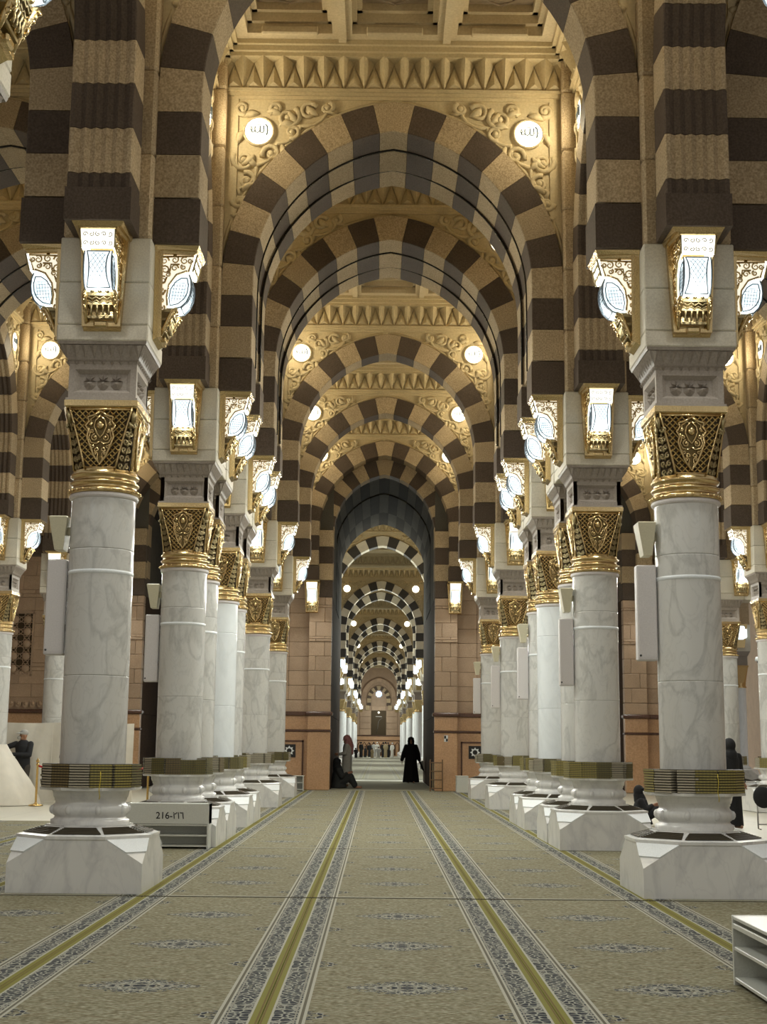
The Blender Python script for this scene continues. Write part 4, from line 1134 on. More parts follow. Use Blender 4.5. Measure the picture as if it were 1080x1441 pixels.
# ------------------------------------------------------------------ books on the ledges
def book_mat(name,c,g):
    m,nt,b=newmat(name); tc=N(nt,'ShaderNodeTexCoord'); sp=N(nt,'ShaderNodeSeparateXYZ'); L(nt,tc.outputs['Object'],sp.inputs[0])
    w=N(nt,'ShaderNodeTexWave'); w.wave_type='BANDS'; w.bands_direction='X'; w.inputs['Scale'].default_value=9; L(nt,tc.outputs['Object'],w.inputs[0])
    n=N(nt,'ShaderNodeTexNoise'); n.inputs['Scale'].default_value=130; L(nt,tc.outputs['Object'],n.inputs[0])
    mu=N(nt,'ShaderNodeMath',operation='MULTIPLY'); L(nt,w.outputs[1],mu.inputs[0]); L(nt,n.outputs[0],mu.inputs[1])
    gt=N(nt,'ShaderNodeMath',operation='GREATER_THAN',i_1=.40); L(nt,mu.outputs[0],gt.inputs[0])
    L(nt,mixc(nt,gt.outputs[0],c,g),b.inputs['Base Color']); b.inputs['Roughness'].default_value=.45; return m
BK=[book_mat('green_binding',(.135,.118,.045),(.20,.17,.06)),book_mat('olive_binding',(.25,.215,.07),(.34,.28,.085)),book_mat('brown_binding',(.15,.115,.055),(.22,.165,.07))]
PAGES=plain('book_pages',(.55,.50,.38),.8)
BOARD=plain('book_boards',(.022,.018,.011),.55)
BW,BD,BT=.215,.15,.0253
def book_mesh(mt):
    m=MB(); m.box(-BW/2,BW/2,-BD/2,BD/2,0,.003,1); m.box(-BW/2,BW/2,-BD/2,BD/2,BT-.006,BT-.003,1); m.box(-BW/2+.001,BW/2-.001,-BD/2-.002,-BD/2+.004,.003,BT-.006)
    return m.mesh('book',[mt,BOARD])
pm=MB(); pm.box(-BW/2+.005,BW/2-.005,-BD/2+.003,BD/2-.006,.003,BT-.006)
BOOKS=[book_mesh(b) for b in BK]; PG=pm.mesh('pages',PAGES)
NB=0
spare=MB(); spare_p=MB()
def stacks(rx,y,colname,individual,seed):
    global NB
    rnd=random.Random(seed)
    angs=[-168,-143,-117,-92,-68,-42,-15] if rx<0 else [-165,-138,-112,-88,-63,-37,-12]
    for si,a in enumerate(angs):
        a=math.radians(a+rnd.uniform(-3,3)); r=.325+.012+BD/2
        back=rnd.random()<.28; col=rnd.choice((0,0,1,1,2)); nn=rnd.choice((8,9,9,9))
        for k in range(nn):
            rz=a+pi/2+(pi if back else 0)+rnd.uniform(-.03,.03); dr=rnd.uniform(-.004,.006)
            loc=((r+dr)*cos(a)+rx,(r+dr)*sin(a)+y,.9725+k*BT)
            if individual and NB<300 and -175<math.degrees(a)<-5:
                NB+=1
                t=obj('book',BOOKS[col],None,loc,rz)
                pos='bottom' if k==0 else 'top' if k==nn-1 else ORD[k]+' from the bottom'
                tag(t,f'{["dark green","olive gold","dark brown"][col]} bound book, {pos}{" layer" if k==nn-1 else ""}, {ORD[si]} stack on the {colname} ledge','book','books stacked on the column ledges')
                obj('pages',PG,t)
            else:
                M=Matrix.Translation(loc)@Matrix.Rotation(rz,4,'Z')
                b=MB(); b.box(-BW/2,BW/2,-BD/2,BD/2,0,.003); b.box(-BW/2,BW/2,-BD/2,BD/2,BT-.006,BT-.003); spare.join(b,M,4); b=MB(); b.box(-BW/2+.001,BW/2-.001,-BD/2-.002,-BD/2+.004,.003,BT-.006); spare.join(b,M,col); p=MB(); p.box(-BW/2+.005,BW/2-.005,-BD/2+.003,BD/2-.006,.0025,BT-.004); spare.join(p,M,3)
for i,y in enumerate(ROWY):
    if y<8: continue
    for rx in (-3,3): stacks(rx,y,f'{ORD[i-1]} {"left" if rx<0 else "right"} column',y>13,int(y*10)+rx)
for x,y in ((-9,37.92),(9,31.92),(9.42,37.92),(10.72,37.92)): stacks(x,y,'',False,int(x*7+y))
o=obj('books',spare.mesh('books',BK+[PAGES,BOARD])); tag(o,'more bound books stacked on the ledges of the distant columns','books',None,'stuff')
# yellow ribbon markers
for x,y,z,lab in ((-2.80,13.37,.87,'yellow ribbon hanging from the book stack on the first left column'),(3.10,13.36,.90,'yellow ribbon hanging from the book stack on the first right column')):
    m=MB(); m.tube([(0,0,.26),(.004,-.012,.18),(-.006,-.016,.09),(.004,-.02,.03),(0,-.02,0)],.004,4); tag(obj('bookmark_ribbon',m,None,(x,y-.03,z),mats=plain('yellow_ribbon',(.55,.42,.03),.6)),lab,'ribbon')
# ------------------------------------------------------------------ shoe and book shelves
def shelf(x0,x1,y0,y1,h,label,face='n',fascia=.0,boards=2,text=None,tray=False):
    """open shelf; face: side that is open"""
    cx,cy=(x0+x1)/2,(y0+y1)/2; lx,ly=x1-x0,y1-y0
    if face in 'ew': lx,ly=ly,lx
    t=thing('low_shelf',label,'shelf',(cx,cy,0),{'n':0,'e':pi/2,'w':-pi/2}[face],'low white shelves')
    hx,hy=lx/2,ly/2; th=.025
    def bx(n,a,b,c_,d,e,f,mt=SHELFW):
        m=MB(); m.cbox(a,b,c_,d,e,f,.003); return obj(n,m,t,mats=mt)
    bx('side_panel',-hx,-hx+th,-hy,hy,0,h); bx('side_panel',hx-th,hx,-hy,hy,0,h)
    bx('back_panel',-hx+th,hx-th,hy-.012,hy,0.02,h-(.05 if tray else 0),SHELFW)
    zt=h-fascia
    for k in range(boards+1):
        z=.03+(zt-.055)*k/boards; bx('shelf_board',-hx+th,hx-th,-hy+.004,hy-.012,z,z+.022)
    if fascia: bx('fascia_panel',-hx,hx,-hy-.004,hy,zt,h)
    elif not tray: bx('top_board',-hx-.01,hx+.01,-hy-.01,hy,h-.02,h)
    if tray: bx('tray_rim',-hx+th,hx-th,hy-.025,hy,h-.06,h); bx('tray_rim',-hx+th,hx-th,-hy,-hy+.015,h-.075,h-.045)
    if text:
        cu=bpy.data.curves.new('number','FONT'); cu.body=text; cu.size=.125; cu.align_x='CENTER'; cu.extrude=.001; cu.offset=.0012
        to=bpy.data.objects.new('number',cu); COL.objects.link(to); bpy.context.view_layer.update()
        me=bpy.data.meshes.new_from_object(to.evaluated_get(bpy.context.evaluated_depsgraph_get())); bpy.data.objects.remove(to)
        me.materials.clear(); me.materials.append(INK)
        n=obj('number',me,t); n.rotation_euler=(pi/2,0,0); n.location=(.04,-hy-.006,zt+.07)
    return t
shelf(-3.55,-2.42,18.93,19.25,.60,'white low shelf numbered 216 standing before the second left column','n',.27,2,'216-\u0662\u0661\u0666')
shelf(2.0,2.34,6.9,8.60,.41,'white two tier shelf with tray top beside the right carpet edge','w',0,2,None,True)
shelf(-2.72,-2.40,42.6,42.95,.46,'small white cubby shelf by the left granite passage pier','n',0,2)
shelf(2.26,2.62,42.3,42.8,.50,'small white cubby shelf by the right granite passage pier','w',0,2)
shelf(2.2,2.6,55.4,56.4,.6,'white cubby shelf in the far hall behind the walking person','w',0,3)
# wooden lattice rack at the passage
t=thing('folding_rack','brown wooden lattice rack leaning by the right passage pier','rack',(1.68,43.15,0))
for x in (-.19,.19): 
    m=MB(); m.cbox(x-.02,x+.02,-.03,.03,0,.98,.004); obj('upright',m,t,mats=WOOD)
for z in (.08,.34,.60,.86):
    m=MB(); m.cbox(-.17,.17,-.02,.02,z,z+.035,.004); obj('rail',m,t,mats=WOOD)
for x in (-.11,-.04,.04,.11):
    m=MB(); m.cbox(x-.008,x+.008,-.01,.01,.1,.88,.002); obj('slat',m,t,mats=GOLDD)
# ------------------------------------------------------------------ hoarding, draped column base, stanchions
t=thing('hoarding','off white tarpaulin hoarding screening works behind the left columns','hoarding',(-8.1,33.6,0))
m=MB(); nx,nz=60,14; w=4.1
vs=[];fs=[]
for yy in (0,.02):
    for i in range(nx+1):
        for j in range(nz+1):
            x=-w/2+w*i/nx; z=1.86*j/nz
            vs.append((x,yy+.03*sin(x*5+z*1.2)+.02*sin(x*13+2*sin(z*2)),z+ (.012*sin(x*3) if j==nz else 0)))
K=(nx+1)*(nz+1)
for s in (0,1):
    for i in range(nx):
        for j in range(nz):
            a=s*K+i*(nz+1)+j; q=(a,a+nz+1,a+nz+2,a+1); fs.append(q if s==0 else q[::-1])
m.add(vs,fs,0,True); obj('tarpaulin_sheet',m,t,mats=TARP)
for x in (-1.95,-.6,.75,1.95):
    m=MB(); m.cbox(x-.025,x+.025,.06,.11,0,1.84,.004); obj('support_post',m,t,mats=CHROME)
for x in (-1.3,.1,1.35):
    m=MB(); m.cbox(x-.004,x+.004,-.055,-.045,.02,1.82,.001); obj('tarpaulin_seam',m,t,mats=TARP)
m=MB(); prof=[(1.12,.0),(1.08,.12),(1.0,.30),(.88,.52),(.78,.66),(.68,.80),(.58,.96),(.50,1.06),(.40,1.22),(.345,1.34)]
n=44; vs=[];fs=[]
for j,(r,z) in enumerate(prof):
    for i in range(n):
        a=2*pi*i/n; f=1+.045*sin(7*a+z*2)*(1.4-z*.5)*.7; vs.append((r*f*cos(a),r*f*sin(a),z+(.03*sin(5*a) if 0<j<9 else 0)))
for j in range(len(prof)-1):
    for i in range(n): fs.append((j*n+i,j*n+(i+1)%n,(j+1)*n+(i+1)%n,(j+1)*n+i))
m.add(vs,fs,0,True)
tag(obj('dust_sheet',m,None,(-9,31.92,0),mats=TARP),'pale dust sheet draped around the outer left column base near the worker','sheet')
def stanchion(x,y,label):
    t=thing('stanchion',label,'post',(x,y,0),0,'brass rope posts')
    m=MB(); m.lathe([(.16,0),(.16,.015),(.14,.03),(.05,.045),(.03,.07)],24); obj('base',m,t,mats=BRASS)
    m=MB(); m.lathe([(.025,.05),(.025,.88),(.035,.89),(.035,.92),(.02,.93)],16); obj('pole',m,t,mats=BRASS)
    m=MB(); m.ball((0,0,.975),.04,12,8); m.lathe([(.012,1.01),(.015,1.03),(.004,1.05)],10); obj('finial',m,t,mats=BRASS)
stanchion(-7.75,31.2,'brass rope post beside the worker, by the first left column')
stanchion(-5.5,32.6,'brass rope post glimpsed between the first and second left columns')
m=MB(); m.tube([(-5.5,32.6,.88),(-5.8,32.4,.72),(-6.3,32.1,.60),(-6.9,31.7,.62),(-7.4,31.4,.76),(-7.75,31.2,.88)],.022,8); tag(obj('barrier_rope',m,mats=REDROPE),'red barrier rope hanging between the two brass posts','rope')
# security camera on the far right pair
t=thing('security_camera','white dome security camera on a bracket by the crosswise column pair','camera',(10.25,37.4,3.78))
m=MB(); m.tube([(.35,.2,.12),(.15,.1,.16),(.0,0,.14),(0,0,.06)],.035,8); m.cbox(.25,.45,.0,.3,-.2,.22,.02); obj('bracket',m,t,mats=BEIGE)
m=MB(); m.lathe([(.02,.10),(.12,.08),(.15,.0),(.13,-.03)],20); obj('housing',m,t,mats=CAPW)
m=MB(); m.ball((0,0,-.03),.10,14,8); obj('dome',m,t,mats=BLACKP)
# ------------------------------------------------------------------ people
def cap(m,p,r0,q,r1,n=12):
    p,q=Vector(p),Vector(q); m.ball(p,r0,n,8); m.ball(q,r1,n,8); m.tube([p,q],[r0,r1],n)
def remesh(name,m,vox,mats,parent,smooth=2):
    me=m.mesh(name,mats); o=bpy.data.objects.new('tmp',me); COL.objects.link(o)
    r=o.modifiers.new('r','REMESH'); r.mode='VOXEL'; r.voxel_size=vox; r.use_smooth_shade=True
    if smooth:
        s=o.modifiers.new('s','SMOOTH'); s.iterations=smooth; s.factor=.5
    bpy.context.view_layer.update()
    ev=bpy.data.meshes.new_from_object(o.evaluated_get(bpy.context.evaluated_depsgraph_get())); bpy.data.objects.remove(o)
    ev.materials.clear(); ev.materials.append(mats); ev.name=name
    return obj(name,ev,parent)
def hand(m,w,d,side,r=.0085,curl=.4):
    """palm at wrist w pointing along d, five fingers"""
    w=Vector(w); d=Vector(d).normalized(); s=Vector(side).normalized(); n=d.cross(s)
    for k in range(4): cap(m,w+s*(.012*(k-1.5)),.016,w+d*.075+s*(.02*(k-1.5)),.0125,8)
    for k,l in enumerate((.062,.074,.070,.055)):
        a=w+d*.075+s*(.021*(k-1.5)); b=a+(d+n*curl*.4)*l*.55; c_=b+(d+n*curl*1.5).normalized()*l*.5
        cap(m,a,r,b,r*.95,8); cap(m,b,r*.95,c_,r*.8,8)
    a=w+d*.02-s*.03; cap(m,w,.015,a,.012,8); cap(m,a,.011,a+d*.04-s*.02+n*.01,.0095,8); cap(m,a+d*.04-s*.02+n*.01,.0095,a+d*.065-s*.018+n*.02,.008,8)
def head(m,c_,f,r=.098):
    """head centred at c_, facing f (unit, horizontal)"""
    c_=Vector(c_); f=Vector(f).normalized(); s=f.cross(Vector((0,0,1)))
    m.ball(c_+Vector((0,0,.02)),(r*.86+abs(f.y)*.0,r*.95,r*1.12),16,12); m.ball(c_+f*.02+Vector((0,0,-.055)),(.062,.068,.062),14,10)
    cap(m,c_+f*.092+Vector((0,0,.015)),.009,c_+f*.112+Vector((0,0,-.022)),.014,8)      # nose
    cap(m,c_+f*.078+s*.02+Vector((0,0,-.062)),.009,c_+f*.078-s*.02+Vector((0,0,-.062)),.009,8)  # mouth
    m.ball(c_+f*.062+Vector((0,0,-.098)),.026,10,6)                                        # chin
    for k in (-1,1): m.ball(c_+s*k*r*.86,(.018,.018,.03),8,6); cap(m,c_+f*.078+s*k*.02+Vector((0,0,.036)),.010,c_+f*.07+s*k*.045+Vector((0,0,.034)),.009,8)
    cap(m,c_+Vector((0,0,-.07))-f*.01,.055,c_+Vector((0,0,-.16))-f*.02,.06,12)
def eyes(c_,f,parent):
    c_=Vector(c_); f=Vector(f).normalized(); s=f.cross(Vector((0,0,1))); m=MB()
    for k in (-1,1): m.ball(c_+f*.084+s*k*.032+Vector((0,0,.018)),(.013,.013,.008),8,6)
    obj('eyes',m,parent,mats=INK)
    m=MB()
    for k in (-1,1): m.tube([c_+f*.092+s*k*.018+Vector((0,0,.04)),c_+f*.088+s*k*.05+Vector((0,0,.038))],.006,5)
    obj('eyebrows',m,parent,mats=INK)
def loft(m,rings,n=20):
    vs=[];fs=[]
    for (x,y,z,rx,ry) in rings:
        for i in range(n):
            a=2*pi*i/n; vs.append((x+rx*cos(a),y+ry*sin(a),z))
    for j in range(len(rings)-1):
        for i in range(n): fs.append((j*n+i,j*n+(i+1)%n,(j+1)*n+(i+1)%n,(j+1)*n+i))
    fs+=[tuple(range(n))[::-1],tuple(range((len(rings)-1)*n,len(rings)*n))]
    m.add(vs,fs,0,True)
def legs(m,ank,hip,knee,r=(.085,.055,.042)):
    for s in (0,1):
        cap(m,hip[s],r[0],knee[s],r[1]); cap(m,knee[s],r[1],ank[s],r[2]); 
def person(label,x,y,rz=0): return thing('person',label,'person',(x,y,0),rz)
def walking_woman():
    t=person('person in a long black robe and headscarf walking through the far passage towards the viewer',1.12,52.6)
    hc=(.0,-.01,1.56); f=(0.05,-1,0)
    b=MB(); head(b,hc,f); loft(b,[(0,0,.85,.16,.11),(0,0,1.05,.13,.10),(0,0,1.25,.16,.11),(0,0,1.38,.17,.10),(0,0,1.44,.07,.06)])
    cap(b,(-.17,0,1.36),.05,(-.27,.0,1.08),.04); cap(b,(-.27,0,1.08),.04,(-.33,-.07,.84),.028); hand(b,(-.33,-.08,.82),(-.15,-.15,-1),(0,1,0))
    cap(b,(.17,0,1.36),.05,(.27,.02,1.08),.04); cap(b,(.27,.02,1.08),.04,(.31,-.05,.84),.028); hand(b,(.31,-.06,.82),(.05,-.1,-1),(0,-1,0))
    legs(b,[(-.08,.03,.07),(.10,-.12,.07)],[(-.09,0,.86),(.09,0,.86)],[(-.09,.0,.48),(.10,-.06,.48)])
    for p,q in (((-.08,.06,.04),(-.085,-.1,.035)),((.10,-.08,.04),(.105,-.26,.045))): cap(b,p,.04,q,.035)
    remesh('body',b,.0085,SKIN,t); eyes(hc,f,t)
    r=MB(); loft(r,[(0,-.03,.03,.31,.25),(0,-.02,.25,.29,.23),(0,-.01,.6,.25,.19),(0,0,.9,.225,.16),(0,0,1.12,.205,.145),(0,0,1.30,.215,.14),(0,0,1.40,.17,.115),(0,.01,1.46,.09,.085)])
    cap(r,(-.18,0,1.36),.085,(-.28,.0,1.08),.08); cap(r,(-.28,0,1.08),.08,(-.335,-.07,.87),.072)
    cap(r,(.18,0,1.36),.085,(.28,.02,1.08),.08); cap(r,(.28,.02,1.08),.08,(.315,-.05,.87),.072)
    for k in range(9): 
        a=2*pi*k/9; cap(r,(.30*cos(a),-.03+.24*sin(a),.05),.03,(.19*cos(a),.14*sin(a),.95),.02,8)
    remesh('robe',r,.014,BLACKC,t)
    h=MB(); h.ball((0,.025,1.585),(.125,.125,.145),18,12); h.ball((0,.04,1.47),(.13,.12,.12),16,10); h.ball((0,.0,1.37),(.20,.15,.10),16,10); cap(h,(-.11,-.03,1.56),.03,(-.07,-.09,1.44),.03); cap(h,(.11,-.03,1.56),.03,(.07,-.09,1.44),.03); cap(h,(-.09,-.05,1.66),.03,(.09,-.05,1.66),.03)
    o=remesh('headscarf',h,.012,BLACKC,t,1)
    g=thing('carried_bag','pale folded bag with dark strap held by the walking person','bag',(1.53,52.55,0))
    m=MB(); m.hexa([(-.05,-.06,.52),(.09,-.06,.55),(.09,.06,.55),(-.05,.06,.52)],[(-.06,-.05,.80),(.06,-.05,.84),(.06,.05,.84),(-.06,.05,.80)]); obj('pouch',m,g,mats=GREYC)
    m=MB(); m.tube([(-.1,0,.86),(-.03,-.07,.7),(.05,-.08,.5),(.10,-.06,.42)],[.03,.035,.03,.015],8); obj('strap',m,g,mats=BLACKC)
walking_woman()
def scarf_man():
    t=person('person in a pale robe and red checked headscarf standing at the left of the passage',-1.19,47.4)
    hc=(-.03,0,1.58); f=(-1,-.15,-.1)
    b=MB(); head(b,hc,f); loft(b,[(0,0,.85,.11,.16),(0,0,1.05,.11,.14),(0,0,1.25,.12,.17),(0,0,1.40,.11,.17),(-.01,0,1.46,.06,.07)])
    for s in (-1,1):
        cap(b,(0,.17*s,1.38),.05,(-.06,.2*s,1.12),.042); cap(b,(-.06,.2*s,1.12),.04,(-.27,.13*s,1.08),.03); hand(b,(-.28,.13*s,1.08),(-1,-.2*s,.05),(0,0,1))
    legs(b,[(.03,-.09,.07),(-.05,.09,.07)],[(0,-.09,.86),(0,.09,.86)],[(0,-.09,.48),(-.03,.09,.48)])
    for s in (-1,1): cap(b,(.03-.04*(s>0)*2,.09*s,.045),.04,(-.14,.095*s,.035),.036)
    remesh('body',b,.0085,SKIN,t); eyes(hc,f,t)
    r=MB(); loft(r,[(0,0,.08,.20,.22),(0,0,.5,.18,.20),(.01,0,.9,.17,.19),(.02,0,1.15,.16,.19),(.02,0,1.32,.155,.20),(0,0,1.42,.11,.15),(-.01,0,1.47,.07,.08)])
    for s in (-1,1): cap(r,(.01,.17*s,1.37),.08,(-.05,.21*s,1.12),.07); cap(r,(-.05,.21*s,1.12),.07,(-.24,.14*s,1.08),.055)
    for k in range(7):
        a=2*pi*k/7; cap(r,(.19*cos(a),.2*sin(a),.1),.025,(.14*cos(a),.16*sin(a),.95),.02,8)
    remesh('robe',r,.014,plain('pale_robe',(.42,.41,.37),.85,0,.2,20),t)
    h=MB(); h.ball((.0,0,1.61),(.135,.125,.13),18,12); cap(h,(.05,0,1.58),.11,(.11,0,1.36),.13); cap(h,(.10,0,1.36),.13,(.13,0,1.14),.10); cap(h,(.02,.1,1.5),.07,(.0,.15,1.36),.08); cap(h,(.02,-.1,1.5),.07,(.0,-.15,1.36),.08)
    m,nt,bs=newmat('red_check_cloth'); ck=N(nt,'ShaderNodeTexChecker'); ck.inputs['Scale'].default_value=45; L(nt,coords(nt,False),ck.inputs[0]); ck.inputs[1].default_value=(.42,.10,.10,1); ck.inputs[2].default_value=(.46,.30,.28,1); L(nt,ck.outputs[0],bs.inputs['Base Color']); bs.inputs['Roughness'].default_value=.9
    remesh('headscarf',h,.012,m,t,1)
scarf_man()
def seated(label,x,y,rz,cloth,sc=1,hooded=True):
    t=person(label,x,y,rz); t.scale=(sc,sc,sc)
    hc=(-.02,0,.72); f=(1,-.1,0)
    b=MB(); head(b,hc,f); loft(b,[(0,0,.06,.17,.19),(0,0,.25,.13,.15),(0,0,.45,.13,.18),(0,0,.55,.10,.16),(0,0,.61,.06,.06)])
    for s in (-1,1):
        cap(b,(.02,.1*s,.12),.09,(.36,.13*s,.34),.065); cap(b,(.36,.13*s,.34),.06,(.50,.11*s,.07),.045); cap(b,(.48,.11*s,.045),.04,(.66,.12*s,.035),.034)
        cap(b,(0,.17*s,.52),.05,(.10,.22*s,.34),.04); cap(b,(.10,.22*s,.34),.04,(.28,.10*s,.44),.03); hand(b,(.28,.10*s,.44),(.9,-.3*s,.2),(0,0,1))
    remesh('body',b,.0085,SKIN,t); eyes(hc,f,t)
    r=MB(); loft(r,[(0,0,.015,.26,.28),(0,0,.2,.2,.23),(0,0,.42,.17,.215),(0,0,.55,.13,.19),(0,0,.62,.08,.09)])
    for s in (-1,1):
        cap(r,(.02,.1*s,.15),.13,(.36,.13*s,.33),.10); cap(r,(.36,.13*s,.33),.10,(.48,.12*s,.10),.085)
        cap(r,(0,.17*s,.52),.08,(.10,.22*s,.34),.07); cap(r,(.10,.22*s,.34),.07,(.24,.12*s,.42),.05)
    cap(r,(.40,-.1,.22),.1,(.40,.1,.22),.1)
    remesh('robe',r,.014,cloth,t)
    h=MB(); h.ball((-.045,0,.745),(.12,.122,.14),18,12); cap(h,(-.05,0,.66),.12,(-.02,0,.55),.14)
    cap(h,(.05,-.09,.80),.025,(.05,.09,.80),.025)
    remesh('headscarf' if hooded else 'hair',h,.012,BLACKC,t,1)
    return t
PATC=plain('dark_patterned_cloth',(.022,.024,.024),.85,0,.2,18)
seated('person in dark patterned robe sitting against the left passage pier',-1.42,45.6,0,PATC,1.12)
seated('small person in black sitting on the floor behind the first right column',4.72,25.8,-.2,BLACKC,.82)
def standing(label,x,y,rz,h,cloth,arm='side',capc=None,trousers=None,face=(0,-1,0),skirt=True):
    t=person(label,x,y,rz); k=h/1.7; t.scale=(k,k,k)
    hc=(0,0,1.58)
    b=MB(); head(b,hc,face); loft(b,[(0,0,.85,.15,.11),(0,0,1.05,.14,.10),(0,0,1.25,.17,.115),(0,0,1.40,.17,.11),(0,0,1.46,.07,.07)])
    A={'side':[((.19,0,1.38),(.24,.02,1.12),(.25,-.08,.88))]*2,'reach':[((.19,0,1.38),(.38,-.12,1.30),(.62,-.18,1.38)),((.19,0,1.38),(.26,-.15,1.15),(.22,-.36,1.10))]}[arm]
    r=MB()
    for s,(sh,el,wr) in zip((-1,1),A):
        if arm=='reach' and s==1: sh,el,wr=(.19,0,1.38),(.22,-.12,1.12),(-.16,-.34,1.14)
        m3=lambda p:(s*p[0],p[1],p[2])
        cap(b,m3(sh),.05,m3(el),.042); cap(b,m3(el),.04,m3(wr),.028); d=Vector(m3(wr))-Vector(m3(el)); hand(b,Vector(m3(wr)),d,(0,1,0) if abs(d.normalized().z)>.7 else (0,0,1))
        cap(r,m3(sh),.075,m3(el),.065); cap(r,m3(el),.065,Vector(m3(wr))*.92+Vector(m3(el))*.08,.045)
    legs(b,[(-.10,.02,.07),(.10,-.03,.07)],[(-.09,0,.86),(.09,0,.86)],[(-.095,-.01,.48),(.10,-.04,.48)])
    for s,y0 in ((-1,.05),(1,0)): cap(b,(.1*s,y0,.045),.04,(.11*s,y0-.17,.036),.036)
    remesh('body',b,.0085,SKIN,t); eyes(hc,face,t)
    if skirt: loft(r,[(0,0,.05,.24,.21),(0,0,.5,.22,.18),(0,0,.9,.20,.15),(0,0,1.15,.19,.14),(0,0,1.32,.205,.14),(0,0,1.42,.16,.11),(0,0,1.47,.08,.08)])
    else: loft(r,[(0,0,.78,.19,.14),(0,0,.95,.19,.14),(0,0,1.15,.185,.13),(0,0,1.32,.205,.135),(0,0,1.42,.16,.11),(0,0,1.48,.075,.075)])
    remesh('robe' if skirt else 'jacket',r,.013,cloth,t)
    if trousers:
        q=MB(); legs(q,[(-.10,.02,.09),(.10,-.03,.09)],[(-.095,0,.84),(.095,0,.84)],[(-.10,-.01,.48),(.105,-.04,.48)],(.11,.085,.07)); loft(q,[(0,0,.78,.18,.13),(0,0,.92,.18,.13)]); remesh('trousers',q,.013,trousers,t)
        q=MB()
        for s,y0 in ((-1,.05),(1,0)): cap(q,(.1*s,y0,.05),.052,(.11*s,y0-.19,.042),.045)
        remesh('shoes',q,.012,BLACKP,t,1)
    return t
t=standing('worker in dark uniform and pale cap reaching towards the tarpaulin hoarding',-8.55,33.0,-.2,1.66,plain('navy_uniform',(.010,.011,.014),.8),'reach',None,plain('dark_trousers',(.05,.042,.035),.8),(-.8,-.6,0),False)
m=MB(); m.ball((0,.01,1.645),(.105,.115,.085),16,8); m.hexa([(-.14,-.16,1.63),(-.02,-.20,1.63),(.03,-.08,1.64),(-.12,-.04,1.64)],[(-.14,-.16,1.64),(-.02,-.20,1.64),(.03,-.08,1.66),(-.12,-.04,1.66)]); obj('cap',m,t,mats=GREYC)
m=MB(); m.ball((-.085,-.07,1.53),(.05,.045,.045),12,8); obj('face_mask',m,t,mats=GREYC)
m=MB()
for s in (-1,1): m.tube([(s*.205,.03*0,1.30),(s*.23,-.02,1.22)],.078,10)
t2=standing('worker in black partly hidden behind the first left column',-7.22,32.2,.6,1.62,BLACKC,'side',None,plain('grey_trousers',(.14,.13,.12),.8),(1,-.3,0),False)
m=MB(); m.ball((0,.015,1.64),(.105,.115,.095),16,8); obj('hair',m,t2,mats=BLACKC)
t3=standing('person in black robe standing behind the first right column with a folding stool',6.18,25.0,.3,1.55,BLACKC,'side',None,None,(-.6,.8,0),True)
h=MB(); h.ball((0,.0,1.60),(.128,.128,.145),18,12); cap(h,(0,0,1.5),.12,(0,0,1.40),.16)
for a in (-1,1): cap(h,(0,.03,1.42),.13,(.12*a,.02,1.38),.09)
remesh('headscarf',h,.012,BLACKC,t3,1)
m=MB(); m.cbox(-.17,.17,-.25,.05,0,.07,.03); 
# folding stool
t=thing('folding_stool','black round seat folding stool held beside the standing person','stool',(6.62,24.5,0),.2)
m=MB(); m.lathe([(.12,0),(.17,.01),(.19,.035),(.17,.06),(.05,.065)],24); m.xf(Matrix.Translation((-.02,0,.56))@Matrix.Rotation(pi/2-.15,4,'X')); obj('seat',m,t,mats=BLACKC)
m=MB()
for s in (-1,1): m.tube([(s*.12,0,.48),(s*.17+.05,-.02,.03),(s*.17+.10,-.03,.015)],.014,8)
m.tube([(-.11,-.01,.10),(.20,-.01,.10)],.012,8); obj('frame',m,t,mats=CHROME)
m=MB(); m.tube([(-.1,0,.6),(-.13,.0,.72),(-.06,0,.78)],.012,8); obj('handle',m,t,mats=CHROME)
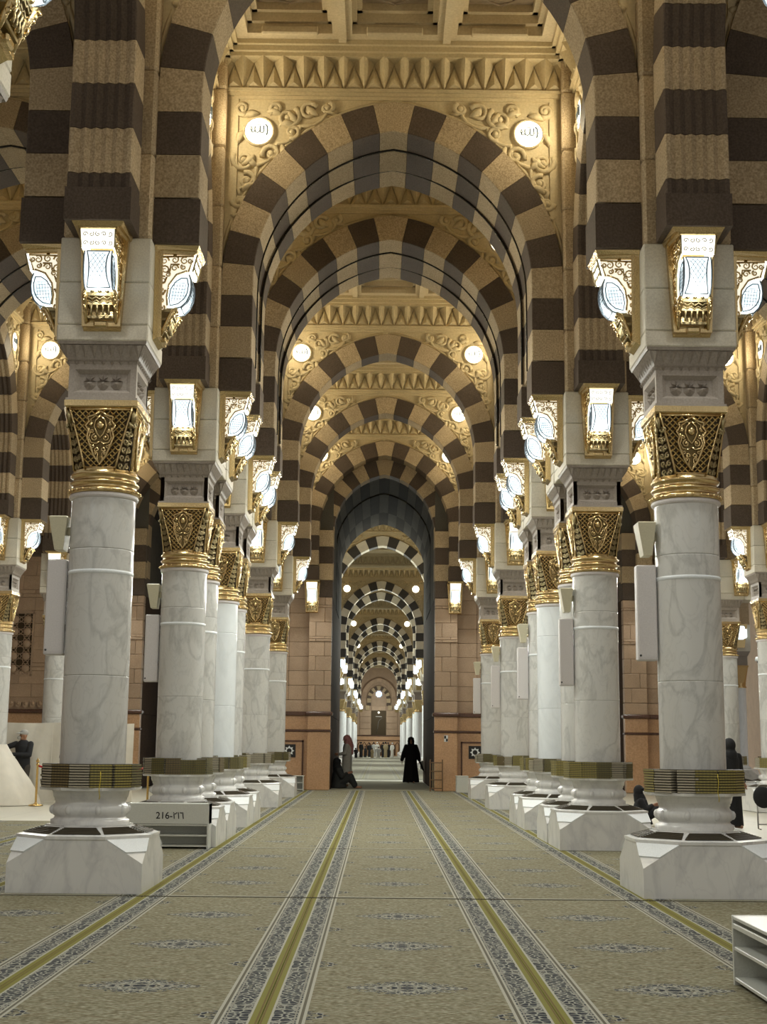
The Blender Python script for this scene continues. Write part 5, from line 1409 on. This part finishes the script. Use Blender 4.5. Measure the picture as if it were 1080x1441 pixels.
# folding chair at the right edge
t=thing('folding_chair','brown wooden chair behind the outer right column plinth','chair',(9.95,33.9,0))
for s in (-1,1):
    m=MB(); m.tube([(s*.22,.25,0),(s*.22,.0,.45),(s*.22,-.05,.9),(s*.2,-.05,1.0)],.022,8); obj('side_rail',m,t,mats=WOOD); m=MB(); m.tube([(s*.2,-.2,0),(s*.2,.2,.45)],.02,8); obj('leg',m,t,mats=WOOD)
m=MB(); m.cbox(-.2,.2,-.08,-.05,.55,.95,.01); obj('backrest',m,t,mats=WOOD)
m=MB(); m.cbox(-.21,.21,-.1,.3,.43,.46,.01); obj('seat',m,t,mats=WOOD)
# distant group at the end of the hall: three shared figures
def small_figure(cloth,headc,robe=True):
    b=MB(); loft(b,[(0,0,0,.20,.16),(0,0,.5,.19,.15),(0,0,.9,.19,.14),(0,0,1.2,.20,.14),(0,0,1.40,.19,.12),(0,0,1.47,.07,.07)],14)
    for s in (-1,1): cap(b,(s*.19,0,1.36),.07,(s*.26,0,1.1),.06,8); cap(b,(s*.26,0,1.1),.06,(s*.22,-.12,.88),.045,8)
    hd=MB(); head(hd,(0,0,1.58),(0,-1,0))
    hr=MB(); hr.ball((0,.02,1.62),(.105,.115,.11),12,8)
    return b,hd,hr
FIG=[]
for i,(cl,hc) in enumerate(((BLACKC,BLACKC),(WHITEC,WHITEC),(GREYC,BLACKC),(plain('tan_cloth',(.30,.24,.14),.85),BLACKC))):
    b,hd,hr=small_figure(cl,hc); FIG.append((remesh('robe',b,.04,cl,None,1),remesh('body',hd,.014,SKIN,None,1),obj('hair',hr,None,mats=hc)))
fig_names=['black','white','grey','tan']
for q,(k,x,y,rz,h) in enumerate(((0,-2.45,150,.8,.62),(0,-1.95,156,2.6,1.0),(0,-1.5,158,1.2,.72),(0,-1.05,163,3.1,.95),(2,-.55,163,3,1.0),(1,-.15,160,.4,1.0),(2,.0,154,0,.7),(0,.55,158,3.2,1.0),(3,.80,156,2.8,1.02),(0,1.15,160,.5,.98),(1,1.55,157,-.6,.97),(3,-.7,152,1,.62))):
    t=thing('person',f'{"seated" if h<.8 else "distant standing"} person in {fig_names[k]}, {ORD[q]} from the left in the end wall group','person',(x,y,0),rz,'people gathered before the end wall'); t.scale=(1,1,h) if h<.8 else (h,h,h)
    for s in FIG[k]:
        o=obj(s.name.split('.')[0],s.data,t)
for f in FIG:
    for s in f: bpy.data.objects.remove(s)
